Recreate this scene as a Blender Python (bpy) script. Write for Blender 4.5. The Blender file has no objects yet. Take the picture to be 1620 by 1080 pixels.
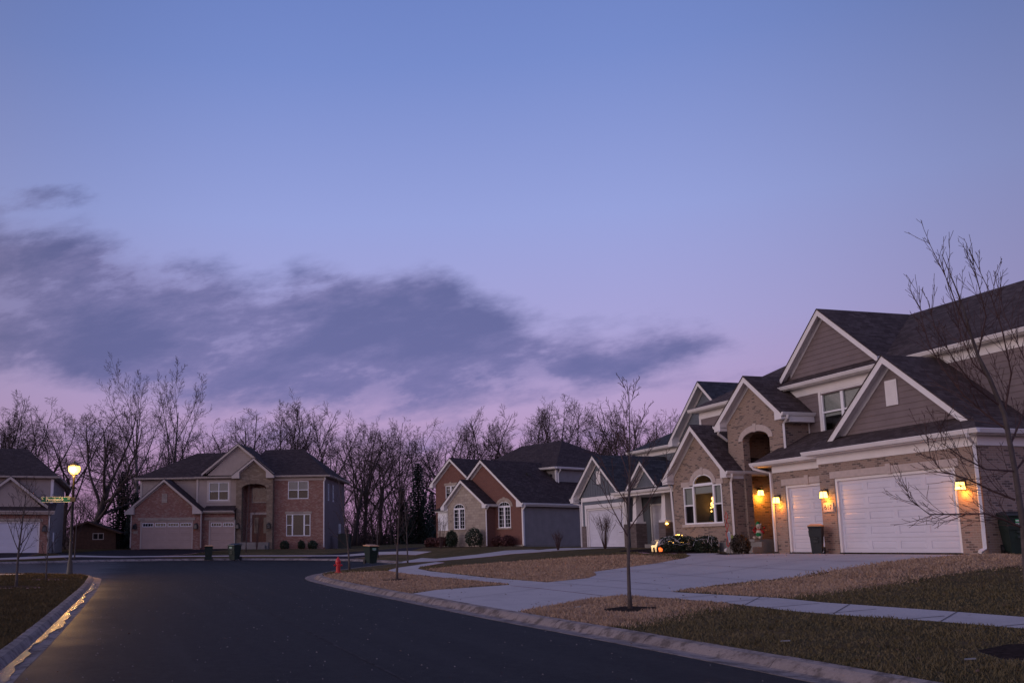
import bpy, bmesh, math, random
import numpy as np
from math import sin, cos, pi, radians, sqrt, atan2, exp
from mathutils import Vector, Matrix
from mathutils.geometry import tessellate_polygon, delaunay_2d_cdt

S = bpy.context.scene
COL = S.collection
# ------------------------------------------------------------------ camera
F, PITCH, ROLL, CX, CY, CAMH = 1516.6, 0.1652, 0.004, 572.1, 614.8, 1.725
_f = Vector((0, cos(PITCH), sin(PITCH))); _u0 = Vector((0, -sin(PITCH), cos(PITCH))); _r0 = Vector((1, 0, 0))
CR = _r0*cos(ROLL)-_u0*sin(ROLL); CU = _r0*sin(ROLL)+_u0*cos(ROLL); CF = _f
CAM = Vector((0, 0, CAMH))
cd = bpy.data.cameras.new('camera'); cam = bpy.data.objects.new('camera', cd); COL.objects.link(cam)
cd.sensor_width = 36; cd.lens = F/1620*36; cd.shift_x = (810-CX)/1620; cd.shift_y = (CY-540)/1620
cd.clip_start = .1; cd.clip_end = 2000
cam.matrix_world = Matrix(((CR.x, CU.x, -CF.x, 0), (CR.y, CU.y, -CF.y, 0), (CR.z, CU.z, -CF.z, CAMH), (0, 0, 0, 1)))
S.camera = cam
# ------------------------------------------------------------------ exposure
S.view_settings.view_transform = 'Standard'; S.view_settings.look = 'None'
S.view_settings.exposure = 0.19; S.view_settings.gamma = 1.0
S.view_settings.use_curve_mapping = False
S.cycles.use_denoising = True
S.cycles.max_bounces = 6; S.cycles.diffuse_bounces = 3; S.cycles.glossy_bounces = 3; S.cycles.transparent_max_bounces = 16
S.cycles.sample_clamp_indirect = 4.0
S.cycles.caustics_reflective = False; S.cycles.caustics_refractive = False

def lin(r, g, b):
    f = lambda c: (c/255/12.92) if c <= 10 else ((c/255+.055)/1.055)**2.4
    return (f(r), f(g), f(b), 1)

class NT:
    """small node-tree helper"""
    def __init__(s, t): s.t = t; s.n = t.nodes; s.l = t.links
    def add(s, typ, **kw):
        n = s.n.new(typ)
        for k, v in kw.items(): setattr(n, k, v)
        return n
    def set(s, sock, v):
        if isinstance(v, bpy.types.NodeSocket): s.l.new(v, sock)
        else: sock.default_value = (*v, 1) if sock.type == 'RGBA' and len(v) == 3 else v
    def m(s, op, a, b=None, c=None, clamp=False):
        n = s.n.new('ShaderNodeMath'); n.operation = op; n.use_clamp = clamp
        s.set(n.inputs[0], a)
        if b is not None: s.set(n.inputs[1], b)
        if c is not None: s.set(n.inputs[2], c)
        return n.outputs[0]
    def mix(s, f, a, b, mode='MIX'):
        n = s.n.new('ShaderNodeMix'); n.data_type = 'RGBA'; n.blend_type = mode
        s.set(n.inputs[0], f); s.set(n.inputs[6], a); s.set(n.inputs[7], b)
        return n.outputs[2]
    def ramp(s, f, stops, interp='LINEAR'):
        n = s.n.new('ShaderNodeValToRGB'); n.color_ramp.interpolation = interp
        e = n.color_ramp.elements
        while len(e) < len(stops): e.new(.5)
        for i, (p, c) in enumerate(stops): e[i].position = p; e[i].color = c if len(c) == 4 else (*c, 1)
        s.set(n.inputs[0], f); return n.outputs[0]
    def noise(s, vec, scale, detail=4, rough=.55, out=0, dist=0):
        n = s.n.new('ShaderNodeTexNoise'); s.set(n.inputs['Vector'], vec)
        n.inputs['Scale'].default_value = scale; n.inputs['Detail'].default_value = detail
        n.inputs['Roughness'].default_value = rough; n.inputs['Distortion'].default_value = dist
        return n.outputs[out]
    def smooth(s, x, a, b):
        n = s.n.new('ShaderNodeMapRange'); n.interpolation_type = 'SMOOTHSTEP'
        s.set(n.inputs[0], x); s.set(n.inputs[1], a); s.set(n.inputs[2], b); n.inputs[3].default_value = 0; n.inputs[4].default_value = 1
        return n.outputs[0]
    def curve(s, x, pts, x0, x1):
        n = s.n.new('ShaderNodeFloatCurve'); c = n.mapping.curves[0]
        P = [((p-x0)/(x1-x0), v) for p, v in pts]
        while len(c.points) < len(P): c.points.new(.5, .5)
        for q, (p, v) in zip(c.points, P): q.location = (p, v)
        n.mapping.update()
        s.set(n.inputs[1], s.m('DIVIDE', s.m('SUBTRACT', x, x0), x1-x0, clamp=True)); n.inputs[0].default_value = 1
        return n.outputs[0]

# ------------------------------------------------------------------ world: dusk sky, afterglow behind the camera
W = bpy.data.worlds.new('World'); S.world = W; W.use_nodes = True
t = NT(W.node_tree); t.n.clear()
tc = t.add('ShaderNodeTexCoord'); sx = t.add('ShaderNodeSeparateXYZ'); t.l.new(tc.outputs['Generated'], sx.inputs[0])
X, Y, Z = sx.outputs
# gradient by height (sin of elevation)
grad = t.ramp(Z, [(0, lin(158, 116, 152)), (.06, lin(172, 134, 172)), (.13, lin(174, 148, 188)), (.22, lin(159, 154, 202)), (.33, lin(142, 153, 207)),
                  (.47, lin(112, 132, 192)), (.60, lin(92, 114, 176)), (1, lin(96, 100, 142))])
# gnomonic coordinates to the north give the cloud bank its place in the sky
a = t.m('DIVIDE', X, t.m('MAXIMUM', Y, .05)); e = t.m('DIVIDE', Z, t.m('MAXIMUM', Y, .05))
cv = t.add('ShaderNodeCombineXYZ'); t.set(cv.inputs[0], t.m('MULTIPLY', a, 1.0)); t.set(cv.inputs[1], t.m('SUBTRACT', t.m('MULTIPLY', e, 2.5), t.m('MULTIPLY', a, .42))); cv.inputs[2].default_value = 3.1
n1 = t.noise(cv.outputs[0], 6.2, 10, .60, dist=.08)
n2 = t.noise(cv.outputs[0], 19, 8, .62)
nn = t.m('ADD', t.m('MULTIPLY', t.m('SUBTRACT', n1, .5), 1.0), t.m('MULTIPLY', t.m('SUBTRACT', n2, .5), .42))
top = t.curve(a, [(-.9, .40), (-.55, .36), (-.40, .352), (-.29, .345), (-.234, .325), (-.165, .31), (-.10, .288), (-.06, .305), (.02, .302), (.08, .303), (.115, .275), (.15, .256), (.19, .238), (.255, .228), (.32, .240), (.37, .236), (.42, .20), (.9, .15)], -.9, .9)
bot = t.curve(a, [(-.9, .20), (-.40, .185), (-.25, .155), (-.18, .14), (-.10, .143), (.05, .128), (.10, .142), (.19, .152), (.29, .166), (.37, .196), (.42, .205), (.9, .20)], -.9, .9)
band = t.m('MINIMUM', t.m('SUBTRACT', top, e), t.m('MULTIPLY', t.m('SUBTRACT', e, bot), 1.2))
den = t.smooth(t.m('ADD', t.m('DIVIDE', t.m('MINIMUM', band, .085), .024), t.m('MULTIPLY', nn, 4.0)), -.6, 1.45)
den = t.m('MULTIPLY', den, t.m('SUBTRACT', 1, t.m('MULTIPLY', t.smooth(t.m('ADD', n1, t.m('MULTIPLY', t.m('SUBTRACT', n2, .5), .4)), .47, .34), .34)))
# thin stray scraps above and low to the east
b2 = t.m('SUBTRACT', 1, t.m('ADD', t.m('POWER', t.m('DIVIDE', t.m('ADD', a, .40), .10), 2), t.m('POWER', t.m('DIVIDE', t.m('SUBTRACT', e, .378), .022), 2)))
d2 = t.m('MULTIPLY', t.smooth(t.m('ADD', b2, t.m('MULTIPLY', nn, 5)), .0, 1.5), .75)
b3 = t.m('SUBTRACT', 1, t.m('ADD', t.m('POWER', t.m('DIVIDE', t.m('SUBTRACT', a, .36), .20), 2), t.m('POWER', t.m('DIVIDE', t.m('SUBTRACT', e, .172), .024), 2)))
d3 = t.m('MULTIPLY', t.smooth(t.m('ADD', b3, t.m('MULTIPLY', nn, 5)), .1, 2.0), .6)
b4 = t.m('SUBTRACT', 1, t.m('ADD', t.m('POWER', t.m('DIVIDE', t.m('ADD', a, .1), .5), 2), t.m('POWER', t.m('DIVIDE', t.m('SUBTRACT', e, .118), .026), 2)))
d4 = t.m('MULTIPLY', t.smooth(t.m('ADD', b4, t.m('MULTIPLY', nn, 6)), .2, 2.4), .6)
D = t.m('MAXIMUM', t.m('MAXIMUM', den, d2), t.m('MAXIMUM', d3, d4))
D = t.m('MULTIPLY', D, t.smooth(Y, .05, .3), clamp=True)
ccol = t.mix(t.smooth(t.m('ADD', n1, t.m('MULTIPLY', t.m('SUBTRACT', n2, .5), .5)), .34, .66), lin(122, 119, 165), lin(91, 96, 143))
ccol = t.mix(t.smooth(e, .30, .12), ccol, t.mix(t.smooth(n1, .38, .62), lin(114, 111, 160), lin(98, 101, 150)))
sky = t.mix(t.m('MULTIPLY', D, .95), grad, ccol)
sky = t.mix(t.m('MULTIPLY', t.smooth(t.m('ABSOLUTE', t.m('SUBTRACT', a, .1)), .15, .75), t.m('MULTIPLY', t.smooth(Y, .02, .3), .33)), sky, (.02, .02, .03, 1))
# the west, behind the camera: brighter warm afterglow
wd = t.m('ADD', t.m('MULTIPLY', X, -.94), t.m('MULTIPLY', Y, -.34))
glow = t.m('MULTIPLY', t.smooth(wd, -.1, .95), t.m('MULTIPLY', t.smooth(Z, -.05, .05), t.m('EXPONENT', t.m('MULTIPLY', t.m('MAXIMUM', Z, 0), -2.6))))
sky = t.mix(t.m('MULTIPLY', glow, .9), sky, (1.22, .88, .82, 1))
sky = t.mix(t.smooth(Z, -.02, -.06), sky, (.03, .027, .03, 1))
bg = t.add('ShaderNodeBackground'); t.set(bg.inputs[0], sky); bg.inputs[1].default_value = 1.0
wo = t.add('ShaderNodeOutputWorld'); t.l.new(bg.outputs[0], wo.inputs[0])
# ------------------------------------------------------------------ sun: the last glow low in the west-south-west, very soft
sl = bpy.data.lights.new('sun', 'SUN'); so = bpy.data.objects.new('sun', sl); COL.objects.link(so)
sl.energy = .45; sl.angle = radians(30); sl.color = (1, .84, .82)
so.rotation_euler = Vector((.95, .24, -.20)).to_track_quat('-Z', 'Y').to_euler()

# ------------------------------------------------------------------ materials
MATS = {}
def mat(name):
    m = bpy.data.materials.new(name); m.use_nodes = True; t = NT(m.node_tree)
    p = t.n['Principled BSDF']; MATS[name] = m
    return m, t, p
def uvec(t): return t.add('ShaderNodeUVMap').outputs[0]
def ovec(t): return t.add('ShaderNodeTexCoord').outputs['Object']
def bump(t, p, h, strength=.4, dist=.02):
    b = t.add('ShaderNodeBump'); b.inputs['Strength'].default_value = strength; b.inputs['Distance'].default_value = dist
    t.set(b.inputs['Height'], h); t.l.new(b.outputs[0], p.inputs['Normal'])
def plain(name, c, rough=.5, var=.12, scale=3, metal=0, spec=.4, b=0, bscale=40):
    m, t, p = mat(name); v = ovec(t); n = t.noise(v, scale, 4)
    lo = tuple(x*(1-var) for x in c[:3]); hi = tuple(min(1, x*(1+var)) for x in c[:3])
    t.set(p.inputs['Base Color'], t.ramp(n, [(.3, lo), (.7, hi)]))
    p.inputs['Roughness'].default_value = rough; p.inputs['Metallic'].default_value = metal; p.inputs['Specular IOR Level'].default_value = spec
    if b: bump(t, p, t.noise(v, bscale, 4), b, .01)
    return m
def brick(name, stops, mortar, bw=.2, bh=.068, ms=.009, patch=.25, rough=.85, off=.5):
    m, t, p = mat(name); v = uvec(t)
    n = t.add('ShaderNodeTexBrick'); t.set(n.inputs['Vector'], v); n.offset = off
    n.inputs['Color1'].default_value = (0, 0, 0, 1); n.inputs['Color2'].default_value = (1, 1, 1, 1); n.inputs['Mortar'].default_value = (.5, .5, .5, 1)
    n.inputs['Scale'].default_value = 1; n.inputs['Mortar Size'].default_value = ms; n.inputs['Mortar Smooth'].default_value = .2
    n.inputs['Brick Width'].default_value = bw; n.inputs['Row Height'].default_value = bh; n.inputs['Bias'].default_value = 0
    g = t.m('ADD', t.m('MULTIPLY', n.outputs[0], 1-patch), t.m('MULTIPLY', t.smooth(t.noise(v, 1.6, 3), .3, .7), patch))
    c = t.ramp(g, stops)
    c = t.mix(t.m('MULTIPLY', t.noise(v, 60, 3), .35), c, (.05, .04, .04, 1))
    c = t.mix(n.outputs[1], c, mortar)
    t.set(p.inputs['Base Color'], c); p.inputs['Roughness'].default_value = rough; p.inputs['Specular IOR Level'].default_value = .25
    bump(t, p, t.m('SUBTRACT', t.m('MULTIPLY', t.noise(v, 50, 3), .3), n.outputs[1]), .7, .012)
    return m
def shingle(name, c1, c2, c3):
    m, t, p = mat(name); v = uvec(t)
    n = t.add('ShaderNodeTexBrick'); t.set(n.inputs['Vector'], v); n.offset = .37
    n.inputs['Color1'].default_value = (0, 0, 0, 1); n.inputs['Color2'].default_value = (1, 1, 1, 1); n.inputs['Mortar'].default_value = (0, 0, 0, 1)
    n.inputs['Scale'].default_value = 1; n.inputs['Mortar Size'].default_value = .006; n.inputs['Brick Width'].default_value = .28; n.inputs['Row Height'].default_value = .145
    c = t.ramp(n.outputs[0], [(0, c1), (.5, c2), (1, c3)])
    c = t.mix(t.m('MULTIPLY', t.smooth(t.noise(v, .5, 4), .35, .7), .4), c, c1)
    c = t.mix(n.outputs[1], c, tuple(x*.45 for x in c1))
    t.set(p.inputs['Base Color'], c); p.inputs['Roughness'].default_value = .92; p.inputs['Specular IOR Level'].default_value = .06
    sp = t.add('ShaderNodeSeparateXYZ'); t.set(sp.inputs[0], v)
    saw = t.m('FRACT', t.m('DIVIDE', sp.outputs[1], .145))
    bump(t, p, t.m('ADD', t.m('MULTIPLY', saw, -1), t.m('MULTIPLY', t.noise(v, 30, 3), .5)), .8, .02)
    return m
TAN = brick('tan_brick', [(0, (.30, .205, .155)), (.35, (.38, .27, .21)), (.68, (.33, .23, .18)), (.78, (.17, .12, .10)), (1, (.10, .075, .065))], (.34, .28, .24, 1))
TAN2 = plain('cast_stone', (.48, .40, .36), .8, .1, 6, b=.2)
REDB = brick('red_brick', [(0, (.17, .055, .04)), (.5, (.21, .075, .055)), (1, (.14, .05, .04))], (.26, .17, .14, 1), patch=.15)
MOTB = brick('mottled_brick', [(0, (.25, .085, .060)), (.45, (.32, .12, .085)), (.7, (.38, .19, .14)), (.85, (.44, .29, .23)), (1, (.15, .06, .05))], (.33, .25, .21, 1))
STONE = brick('cream_stone', [(0, (.42, .34, .27)), (.4, (.50, .42, .34)), (.75, (.36, .29, .24)), (1, (.55, .47, .39))], (.30, .25, .21, 1), bw=.42, bh=.19, ms=.014, patch=.3)
DSTONE = brick('ledge_stone', [(0, (.30, .22, .15)), (.4, (.22, .16, .11)), (.75, (.36, .28, .20)), (1, (.16, .12, .09))], (.20, .15, .11, 1), bw=.36, bh=.12, ms=.01, patch=.3)
GSTONE = brick('dark_ledge_stone', [(0, (.12, .09, .085)), (.5, (.20, .16, .15)), (1, (.09, .07, .065))], (.10, .08, .08, 1), bw=.34, bh=.11, ms=.01)
SHA = shingle('brown_shingles', (.060, .044, .042), (.088, .066, .063), (.12, .092, .088))
SHB = shingle('slate_shingles', (.040, .040, .045), (.056, .056, .062), (.078, .078, .086))
SHD = shingle('dark_shingles', (.046, .033, .033), (.062, .045, .045), (.082, .060, .060))
WHITE = plain('white_paint', (.74, .71, .70), .45, .05, 2)
DOORW = plain('white_door_paint', (.60, .59, .66), .4, .04, 1.5)
VINYL = plain('white_vinyl', (.82, .82, .84), .35, .03, 2)
BEIGE = plain('beige_paint', (.50, .43, .38), .5, .06, 2)
TAUPE = plain('taupe_siding', (.175, .135, .135), .6, .10, 2)
GREYS = plain('grey_siding', (.22, .20, .195), .6, .10, 2)
BLUES = plain('slate_blue_siding', (.115, .13, .155), .6, .10, 2)
BEIGES = plain('beige_siding', (.36, .29, .25), .6, .08, 2)
TANDOOR = plain('tan_door_paint', (.42, .31, .27), .5, .05, 2)
WOODD = plain('stained_wood', (.13, .04, .022), .4, .3, 5)
BLACKM = plain('black_metal', (.018, .017, .017), .45, .2, 8, spec=.5)
CONC = None
DARK = plain('dark_room', (.03, .026, .026), .9, .2, 2)
WARMR = plain('warm_room', (.36, .31, .29), .9, .2, 2)
BLIND = plain('blind_slats', (.62, .63, .62), .7, .05, 3)
BIN = plain('green_plastic', (.012, .026, .022), .38, .25, 4, spec=.5, b=.15, bscale=80)
BINK = plain('black_plastic', (.016, .02, .022), .38, .25, 4, spec=.5, b=.15, bscale=80)
LIDT = plain('tan_lid_plastic', (.52, .27, .13), .5, .12, 5)
SCRAP = plain('scrap_paper', (.22, .21, .20), .8, .2, 20)
LAB = plain('label_white', (.6, .62, .6), .5, .1, 30)
LABG = plain('label_green', (.03, .30, .10), .5, .2, 30)
REDP = plain('red_paint', (.50, .012, .018), .32, .2, 6, spec=.55, b=.1)
SIGNG = plain('sign_green', (.002, .075, .05), .4, .1, 5)
SIGNW = plain('sign_white', (.62, .66, .64), .4, .05, 5)
BROWNW = plain('brown_board_siding', (.075, .036, .022), .75, .25, 3)
BARK = plain('dark_bark', (.060, .044, .040), .9, .3, 6, b=.4, bscale=20)
TWIG = plain('twig_bark', (.060, .040, .036), .9, .25, 4)
BARKY = plain('young_bark', (.085, .066, .060), .85, .25, 9, b=.3, bscale=30)
BARKG = plain('pale_bark', (.14, .12, .11), .85, .25, 5, b=.3, bscale=20)
TWIGR = plain('red_twig', (.075, .040, .036), .85, .25, 5)
NEEDLE = plain('needles', (.016, .026, .018), .8, .35, 3)
LEAFD = plain('boxwood_leaf', (.030, .042, .020), .6, .35, 4)
LEAFB = plain('brown_leaf', (.055, .038, .024), .7, .35, 4)
LEAFR = plain('russet_leaf', (.085, .03, .025), .7, .35, 4)
MULCH = plain('mulch', (.030, .021, .018), .95, .5, 14, b=1.0, bscale=30, spec=.02)
def glassmat():
    m, t, p = mat('window_glass'); t.n.remove(p)
    tr = t.add('ShaderNodeBsdfTransparent'); tr.inputs[0].default_value = (.76, .79, .79, 1)
    gl = t.add('ShaderNodeBsdfGlossy'); gl.inputs[1].default_value = .03; gl.inputs[0].default_value = (.9, .9, .9, 1)
    v = ovec(t); b = t.add('ShaderNodeBump'); b.inputs[0].default_value = .05; b.inputs[1].default_value = .05; t.set(b.inputs['Height'], t.noise(v, 1.2, 1)); t.l.new(b.outputs[0], gl.inputs['Normal'])
    fr = t.add('ShaderNodeFresnel'); fr.inputs[0].default_value = 1.52
    mx = t.add('ShaderNodeMixShader'); t.l.new(fr.outputs[0], mx.inputs[0]); t.l.new(tr.outputs[0], mx.inputs[1]); t.l.new(gl.outputs[0], mx.inputs[2])
    t.l.new(mx.outputs[0], t.n['Material Output'].inputs[0]); return m
GLASS = glassmat()
def emit(name, c, s):
    m, t, p = mat(name); p.inputs['Base Color'].default_value = (*c, 1); p.inputs['Emission Color'].default_value = (*c, 1); p.inputs['Emission Strength'].default_value = s
    return m
LAMPG = emit('street_lamp_glass', (1, .50, .05), 9)
SCONG = emit('wall_lamp_glass', (1, .52, .11), 6)
FAIRY = emit('fairy_light', (1, .50, .10), 9)
FAIRYW = emit('warm_white_lights', (1, .66, .32), .9)
ORANGE = emit('orange_lantern', (1, .16, .03), 1.6)
REDL = emit('red_led', (1, .1, .03), 4)

def groundmat(name, kind):
    m, t, p = mat(name); v = t.add('ShaderNodeNewGeometry').outputs['Position']
    big = t.noise(v, .35, 4); mid = t.noise(v, 2.2, 5, .6); fine = t.noise(v, 22, 5, .7); vf = t.noise(v, 90, 3, .6)
    if kind == 'dry': lo, hi, ot = (.27, .175, .12), (.52, .36, .25), (.21, .155, .098)
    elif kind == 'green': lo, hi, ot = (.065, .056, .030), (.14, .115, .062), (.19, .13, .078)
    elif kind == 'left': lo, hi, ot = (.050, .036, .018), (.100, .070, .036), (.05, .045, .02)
    c = t.ramp(t.m('ADD', t.m('MULTIPLY', fine, .6), t.m('MULTIPLY', vf, .4)), [(.32, lo), (.66, hi)])
    c = t.mix(t.m('MULTIPLY', t.smooth(t.m('ADD', t.m('MULTIPLY', mid, .5), t.m('MULTIPLY', big, .5)), .42, .62), .65), c, (*ot, 1))
    t.set(p.inputs['Base Color'], c); p.inputs['Roughness'].default_value = .95; p.inputs['Specular IOR Level'].default_value = .03
    bump(t, p, t.m('ADD', fine, vf), 1.0, .05)
    return m
DRY, GREEN, LEFTG = groundmat('dry_turf', 'dry'), groundmat('green_turf', 'green'), groundmat('dark_turf', 'left')  # the left lawns have a darker, browner turf of their own
def blade(name, a, b, c=None):
    m, t, p = mat(name); v = t.add('ShaderNodeNewGeometry').outputs['Position']
    t.set(p.inputs['Base Color'], t.ramp(t.m('ADD', t.m('MULTIPLY', t.noise(v, 25, 2), .6), t.m('MULTIPLY', t.noise(v, 1.5, 3), .4)), [(.3, a), (.62, b), (.74, c or b)])); p.inputs['Roughness'].default_value = .9; p.inputs['Specular IOR Level'].default_value = .05
    return m
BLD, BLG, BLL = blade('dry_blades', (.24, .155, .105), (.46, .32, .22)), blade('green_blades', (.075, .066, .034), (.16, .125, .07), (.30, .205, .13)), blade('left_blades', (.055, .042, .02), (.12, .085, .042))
def asphalt():
    m, t, p = mat('asphalt'); v = t.add('ShaderNodeNewGeometry').outputs['Position']
    big = t.noise(v, .25, 5, .6); fine = t.noise(v, 55, 4, .7); vor = t.add('ShaderNodeTexVoronoi'); t.set(vor.inputs['Vector'], v); vor.inputs['Scale'].default_value = 70
    c = t.ramp(fine, [(.3, (.010, .009, .010)), (.7, (.024, .0205, .0215))])
    c = t.mix(t.smooth(vor.outputs[0], .12, .04), c, (.06, .055, .055, 1))
    c = t.mix(t.m('MULTIPLY', t.smooth(big, .45, .65), .35), c, (.016, .015, .019, 1))
    mt = t.noise(v, 5, 6, .7); c = t.mix(t.m('MULTIPLY', t.smooth(mt, .40, .66), .55), c, (.030, .027, .028, 1))
    q_ = t.add('ShaderNodeSeparateXYZ'); t.set(q_.inputs[0], v); ac = t.m('ADD', q_.outputs[0], t.m('MULTIPLY', q_.outputs[1], .25))
    cw = t.add('ShaderNodeCombineXYZ'); t.set(cw.inputs[0], t.m('MULTIPLY', ac, 1.1)); t.set(cw.inputs[1], t.m('MULTIPLY', q_.outputs[1], .05)); ln = t.noise(cw.outputs[0], 1.0, 4, .6)
    c = t.mix(t.m('MULTIPLY', t.smooth(ln, .48, .66), .45), c, (.032, .029, .030, 1))
    sc = t.noise(v, 3.3, 6, .75); c = t.mix(t.m('MULTIPLY', t.smooth(sc, .70, .74), .5), c, (.09, .08, .08, 1))
    sp = t.add('ShaderNodeSeparateXYZ'); t.set(sp.inputs[0], v)
    ed = t.m('ADD', t.m('ADD', sp.outputs[0], t.m('MULTIPLY', sp.outputs[1], .229)), 1.5)      # metres from the left gutter
    wet = t.smooth(t.m('ADD', ed, t.m('MULTIPLY', big, 2.5)), 2.6, .3)
    t.set(p.inputs['Base Color'], c); t.set(p.inputs['Roughness'], t.m('SUBTRACT', .72, t.m('MULTIPLY', wet, .40))); t.set(p.inputs['Specular IOR Level'], t.m('SUBTRACT', .10, t.m('MULTIPLY', wet, .05)))
    bump(t, p, t.m('ADD', t.m('MULTIPLY', fine, .6), t.m('MULTIPLY', vor.outputs[0], .8)), .55, .012)
    return m
ASPH = asphalt()
def asphalt2():
    m, t, p = mat('driveway_asphalt'); v = t.add('ShaderNodeNewGeometry').outputs['Position']
    t.set(p.inputs['Base Color'], t.ramp(t.noise(v, 12, 5, .7), [(.3, (.022, .018, .022)), (.7, (.036, .030, .034))])); p.inputs['Roughness'].default_value = .85; p.inputs['Specular IOR Level'].default_value = .06
    bump(t, p, t.noise(v, 40, 4, .7), .4, .01); return m
ASPH2 = asphalt2()
def concrete(name, c, dirt=.3, spec=.08, rough=.9):
    m, t, p = mat(name); v = t.add('ShaderNodeNewGeometry').outputs['Position']
    big = t.noise(v, .8, 6, .65); fine = t.noise(v, 30, 4, .65)
    q = t.ramp(fine, [(.3, tuple(x*.86 for x in c)), (.7, tuple(min(1, x*1.1) for x in c))])
    q = t.mix(t.m('MULTIPLY', t.smooth(big, .42, .7), dirt), q, tuple(x*.5 for x in c)+(1,))
    if dirt > .5:
        st = t.noise(v, 3.2, 6, .72); q = t.mix(t.m('MULTIPLY', t.smooth(st, .46, .62), .7), q, (.075, .06, .055, 1)); ch = t.noise(v, 9, 5, .8); q = t.mix(t.smooth(ch, .64, .70), q, (.05, .042, .04, 1))
    t.set(p.inputs['Base Color'], q); p.inputs['Roughness'].default_value = rough; p.inputs['Specular IOR Level'].default_value = spec
    bump(t, p, fine, .35, .01); return m
CONC = concrete('concrete', (.43, .395, .395), .26)
KERBC = concrete('kerb_concrete', (.27, .225, .21), .6)
FOUND = concrete('foundation_concrete', (.26, .24, .22), .4)
JOINT = plain('dark_joint', (.10, .085, .085), .9, .2, 6)  # the dark tone of the joints themselves, also used under the kerb
def water():
    m, t, p = mat('gutter_water'); v = t.add('ShaderNodeNewGeometry').outputs['Position']
    p.inputs['Base Color'].default_value = (.035, .03, .028, 1); p.inputs['Roughness'].default_value = .16; p.inputs['Specular IOR Level'].default_value = .6
    bump(t, p, t.noise(v, 11, 5, .65), .9, .03); return m
WATER = water()
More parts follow.
